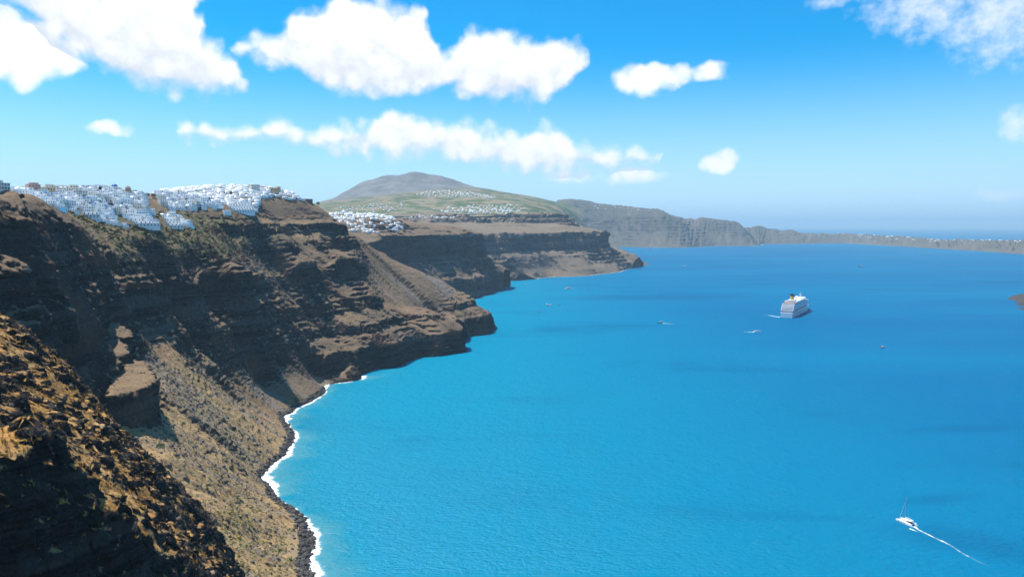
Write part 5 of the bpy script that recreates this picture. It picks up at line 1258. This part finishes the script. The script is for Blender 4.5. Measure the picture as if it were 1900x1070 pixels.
wake([(1696, 976), (1706, 983), (1730, 995), (1760, 1009), (1790, 1028), (1820, 1043), (1850, 1056), (1880, 1072)], 2.6, 1.3, 'long thin wake trailing behind the sailing catamaran', .82, .5)
wake([(1688, 980), (1700, 985), (1712, 990)], 1.6, 1.0, 'patch of foam at the stern of the sailing catamaran', 1.0, .8)

# ---- cruise ship
def cruise_ship():
    A_ = at(1470, 590, z=0); B_ = at(1448, 588, z=0); C_ = at(1506, 572, z=0)
    hd = (C_ - A_); hd = hd / np.linalg.norm(hd)
    mid = (A_ + B_) / 2 + hd * 134
    o = empty('cruise_ship', (mid[0], mid[1], 0), -math.atan2(hd[0], hd[1]), label='large white cruise ship with yellow black-topped funnel', category='ship')
    L, B = 268.0, 34.0
    hull = MB().loft(hull_rings(L, B, 6, 13, .3, .72, 26, .92, .05)).build('hull', M['ship_white'], o)
    for s_ in (-1, 1):                                                     # rows of portholes
        for k in range(2):
            for i in range(30):
                y = -L / 2 + 16 + i * 6.4
                MB_PORT.append((s_ * (B / 2 - .10), y, 5.0 + k * 3.6))
        MB().box(s_ * B / 2 - .25, s_ * B / 2 + .06, -L / 2 + 6, L / 2 - 84, 13.2, 14.0).build('rubbing_strake', M['ship_grey'], hull)
    b = MB()
    for x, y, z in MB_PORT: b.box(x - .25, x + .25, y - .9, y + .9, z, z + 1.3)
    p_ = b.build('portholes', M['window_glass'], hull, kind='stuff')
    # promenade with lifeboats
    MB().box(-B / 2 + 2.6, B / 2 - 2.6, -L / 2 + 8, L / 2 - 52, 13.02, 18.5).build('promenade_deck', M['ship_grey'], o)
    for s_ in (-1, 1):
        for i in range(12):
            y = -L / 2 + 40 + i * 12.0
            l_ = MB().loft([[(s_ * (B / 2 - 1.0) + x, y + yy, z + 14.8) for x, yy, z in r_] for r_ in hull_rings(9, 3.0, .9, 1.2, 0, .6, 7, .5)]).build('lifeboat', M['ship_white'], o)
            MB().box(s_ * (B / 2 - 1.0) - 1.3, s_ * (B / 2 - 1.0) + 1.3, y - 3.4, y + 3.2, 16.02, 17.3, taper=.4).build('cover', M['boat_orange'], l_)
    # cabin decks, each a little shorter, stepped at the stern
    z = 18.52; ends = [(7, 56), (9, 58), (11, 60), (14, 64), (17, 70), (21, 78)]
    for i, (a, f_) in enumerate(ends):
        w = B / 2 - .3 - .12 * i
        d = MB().box(-w, w, -L / 2 + a, L / 2 - f_, z, z + 2.9).build('deck', M['ship_white'], o)
        for s_ in (-1, 1):
            MB().box(s_ * w - .35, s_ * w + .1, -L / 2 + a + 6, L / 2 - f_ - 2, z + .8, z + 2.5).build('balcony_windows', M['ship_grey'], d)
        MB().box(-w + 2, w - 2, -L / 2 + a - .1, -L / 2 + a + .3, z + .9, z + 2.2).build('stern_windows', M['window_glass'], d)
        MB().box(-w, w, -L / 2 + a - 2.2, -L / 2 + a, z - .25, z + .1).build('balcony_slab', M['ship_white'], d)
        MB().box(-w + 1, w - 1, L / 2 - f_ - .3, L / 2 - f_ + .1, z + 1.0, z + 2.3).build('front_windows', M['window_glass'], d)
        z += 3.0
    top = z
    MB().box(-B / 2 + 1, B / 2 - 1, -L / 2 + 22, -L / 2 + 74, top + .02, top + .4).build('lido_deck', M['teak'], o)
    for y0, y1, w in ((-L / 2 + 30, -L / 2 + 42, 5), (-L / 2 + 92, -L / 2 + 112, 6)):
        pl = MB().box(-w, w, y0, y1, top + .42, top + 1.1).build('pool_surround', M['ship_white'], o)
        MB().box(-w + 1, w - 1, y0 + 1, y1 - 1, top + 1.12, top + 1.2).build('pool_water', M['pool_blue'], pl)
    for s_ in (-1, 1):
        MB().box(s_ * 16 - 2.8 * (s_ > 0), s_ * 16 + 2.8 * (s_ < 0), -L / 2 + 44, L / 2 - 96, top + .42, top + 3.4).build('sports_deck', M['ship_white'], o)
        MB().box(s_ * 16.1 - .15, s_ * 16.1 + .15, -L / 2 + 50, L / 2 - 100, top + 1.2, top + 2.8).build('glass_screen', M['window_glass'], o)
    MB().box(-9, 9, -L / 2 + 50, -L / 2 + 86, top + .45, top + 7.0).build('funnel_house', M['ship_white'], o)
    f_ = MB().lathe([(5.0, 0), (4.7, 11.0)], (0, -L / 2 + 66, top + 7.02), 20).build('funnel', M['funnel_yellow'], o)
    MB().lathe([(5.1, 11.02), (5.1, 16.0), (4.0, 16.4)], (0, -L / 2 + 66, top + 7.02), 20).build('funnel_top', M['funnel_black'], f_)
    MB().box(-11, 11, 6, 40, top + .42, top + 4.6, taper=1.0).build('dome_deck', M['ship_white'], o)
    MB().lathe([(5, 0), (4.7, 2), (3.4, 4), (.4, 5.2)], (-5.5, 24, top + 4.62), 16).build('radar_dome', M['ship_white'], o); MB().lathe([(4, 0), (3.7, 2), (2.4, 3.6), (.4, 4.4)], (5.5, 12, top + 4.62), 16).build('radar_dome', M['ship_white'], o)
    MB().box(-13, 13, 44, 60, top - .1, top + 5.2, taper=1.2).build('bridge_house', M['ship_white'], o)
    MB().box(-B / 2 - 2.5, B / 2 + 2.5, 57, 62, top - 5.8, top - 2.4).build('bridge_wing', M['ship_white'], o)
    m_ = MB().tube((0, 44, top + 3), (0, 42, top + 19), 1.5, .45, 8).build('mast', M['ship_white'], o)
    MB().box(-4.5, 4.5, 42, 43.2, top + 11.5, top + 12.3).build('radar_arm', M['ship_white'], m_); MB().box(-3, 3, 42, 43, top + 14.5, top + 15.1).build('radar_arm', M['ship_white'], m_)
    for k in range(40):                                                    # sun loungers and deck clutter
        y = -L / 2 + 24 + random.random() * 46; x = random.uniform(-14, 14)
        if abs(x) > 9 or y < -L / 2 + 29: MB().box(x - 1, x + 1, y - .8, y + .8, top + .42, top + .42 + random.uniform(.5, 1.6)).build('deck_furniture', M[random.choice(('ship_grey', 'terracotta', 'canvas', 'ship_white'))], o)
    return o
MB_PORT = []
cruise_ship()
wake([(1447, 588), (1436, 586.5), (1424, 584), (1410, 582), (1398, 580.5)], 7.0, 4.5, 'white wash beside the stern of the cruise ship', .95, .8)

# ================================================================== haze
def haze():
    m, T = make_mat('pale_haze')
    o = T.node('ShaderNodeOutputMaterial'); v = T.node('ShaderNodeVolumePrincipled')
    v.inputs['Color'].default_value = (.52, .80, 1.0, 1); v.inputs['Density'].default_value = HAZE_DENSITY; v.inputs['Anisotropy'].default_value = .1
    T.l.new(v.outputs[0], o.inputs['Volume'])
    bm = bmesh.new(); bmesh.ops.create_cube(bm, size=1.0)
    for vv in bm.verts: vv.co = Vector((vv.co.x * 180000, vv.co.y * 180000, -40 if vv.co.z < 0 else 900))
    me = bpy.data.meshes.new('haze'); bm.to_mesh(me); bm.free()
    return new_obj('haze', me, m, kind='stuff', label='thin pale sea haze over the whole bay')
HAZE_DENSITY = 4.2e-5
haze()
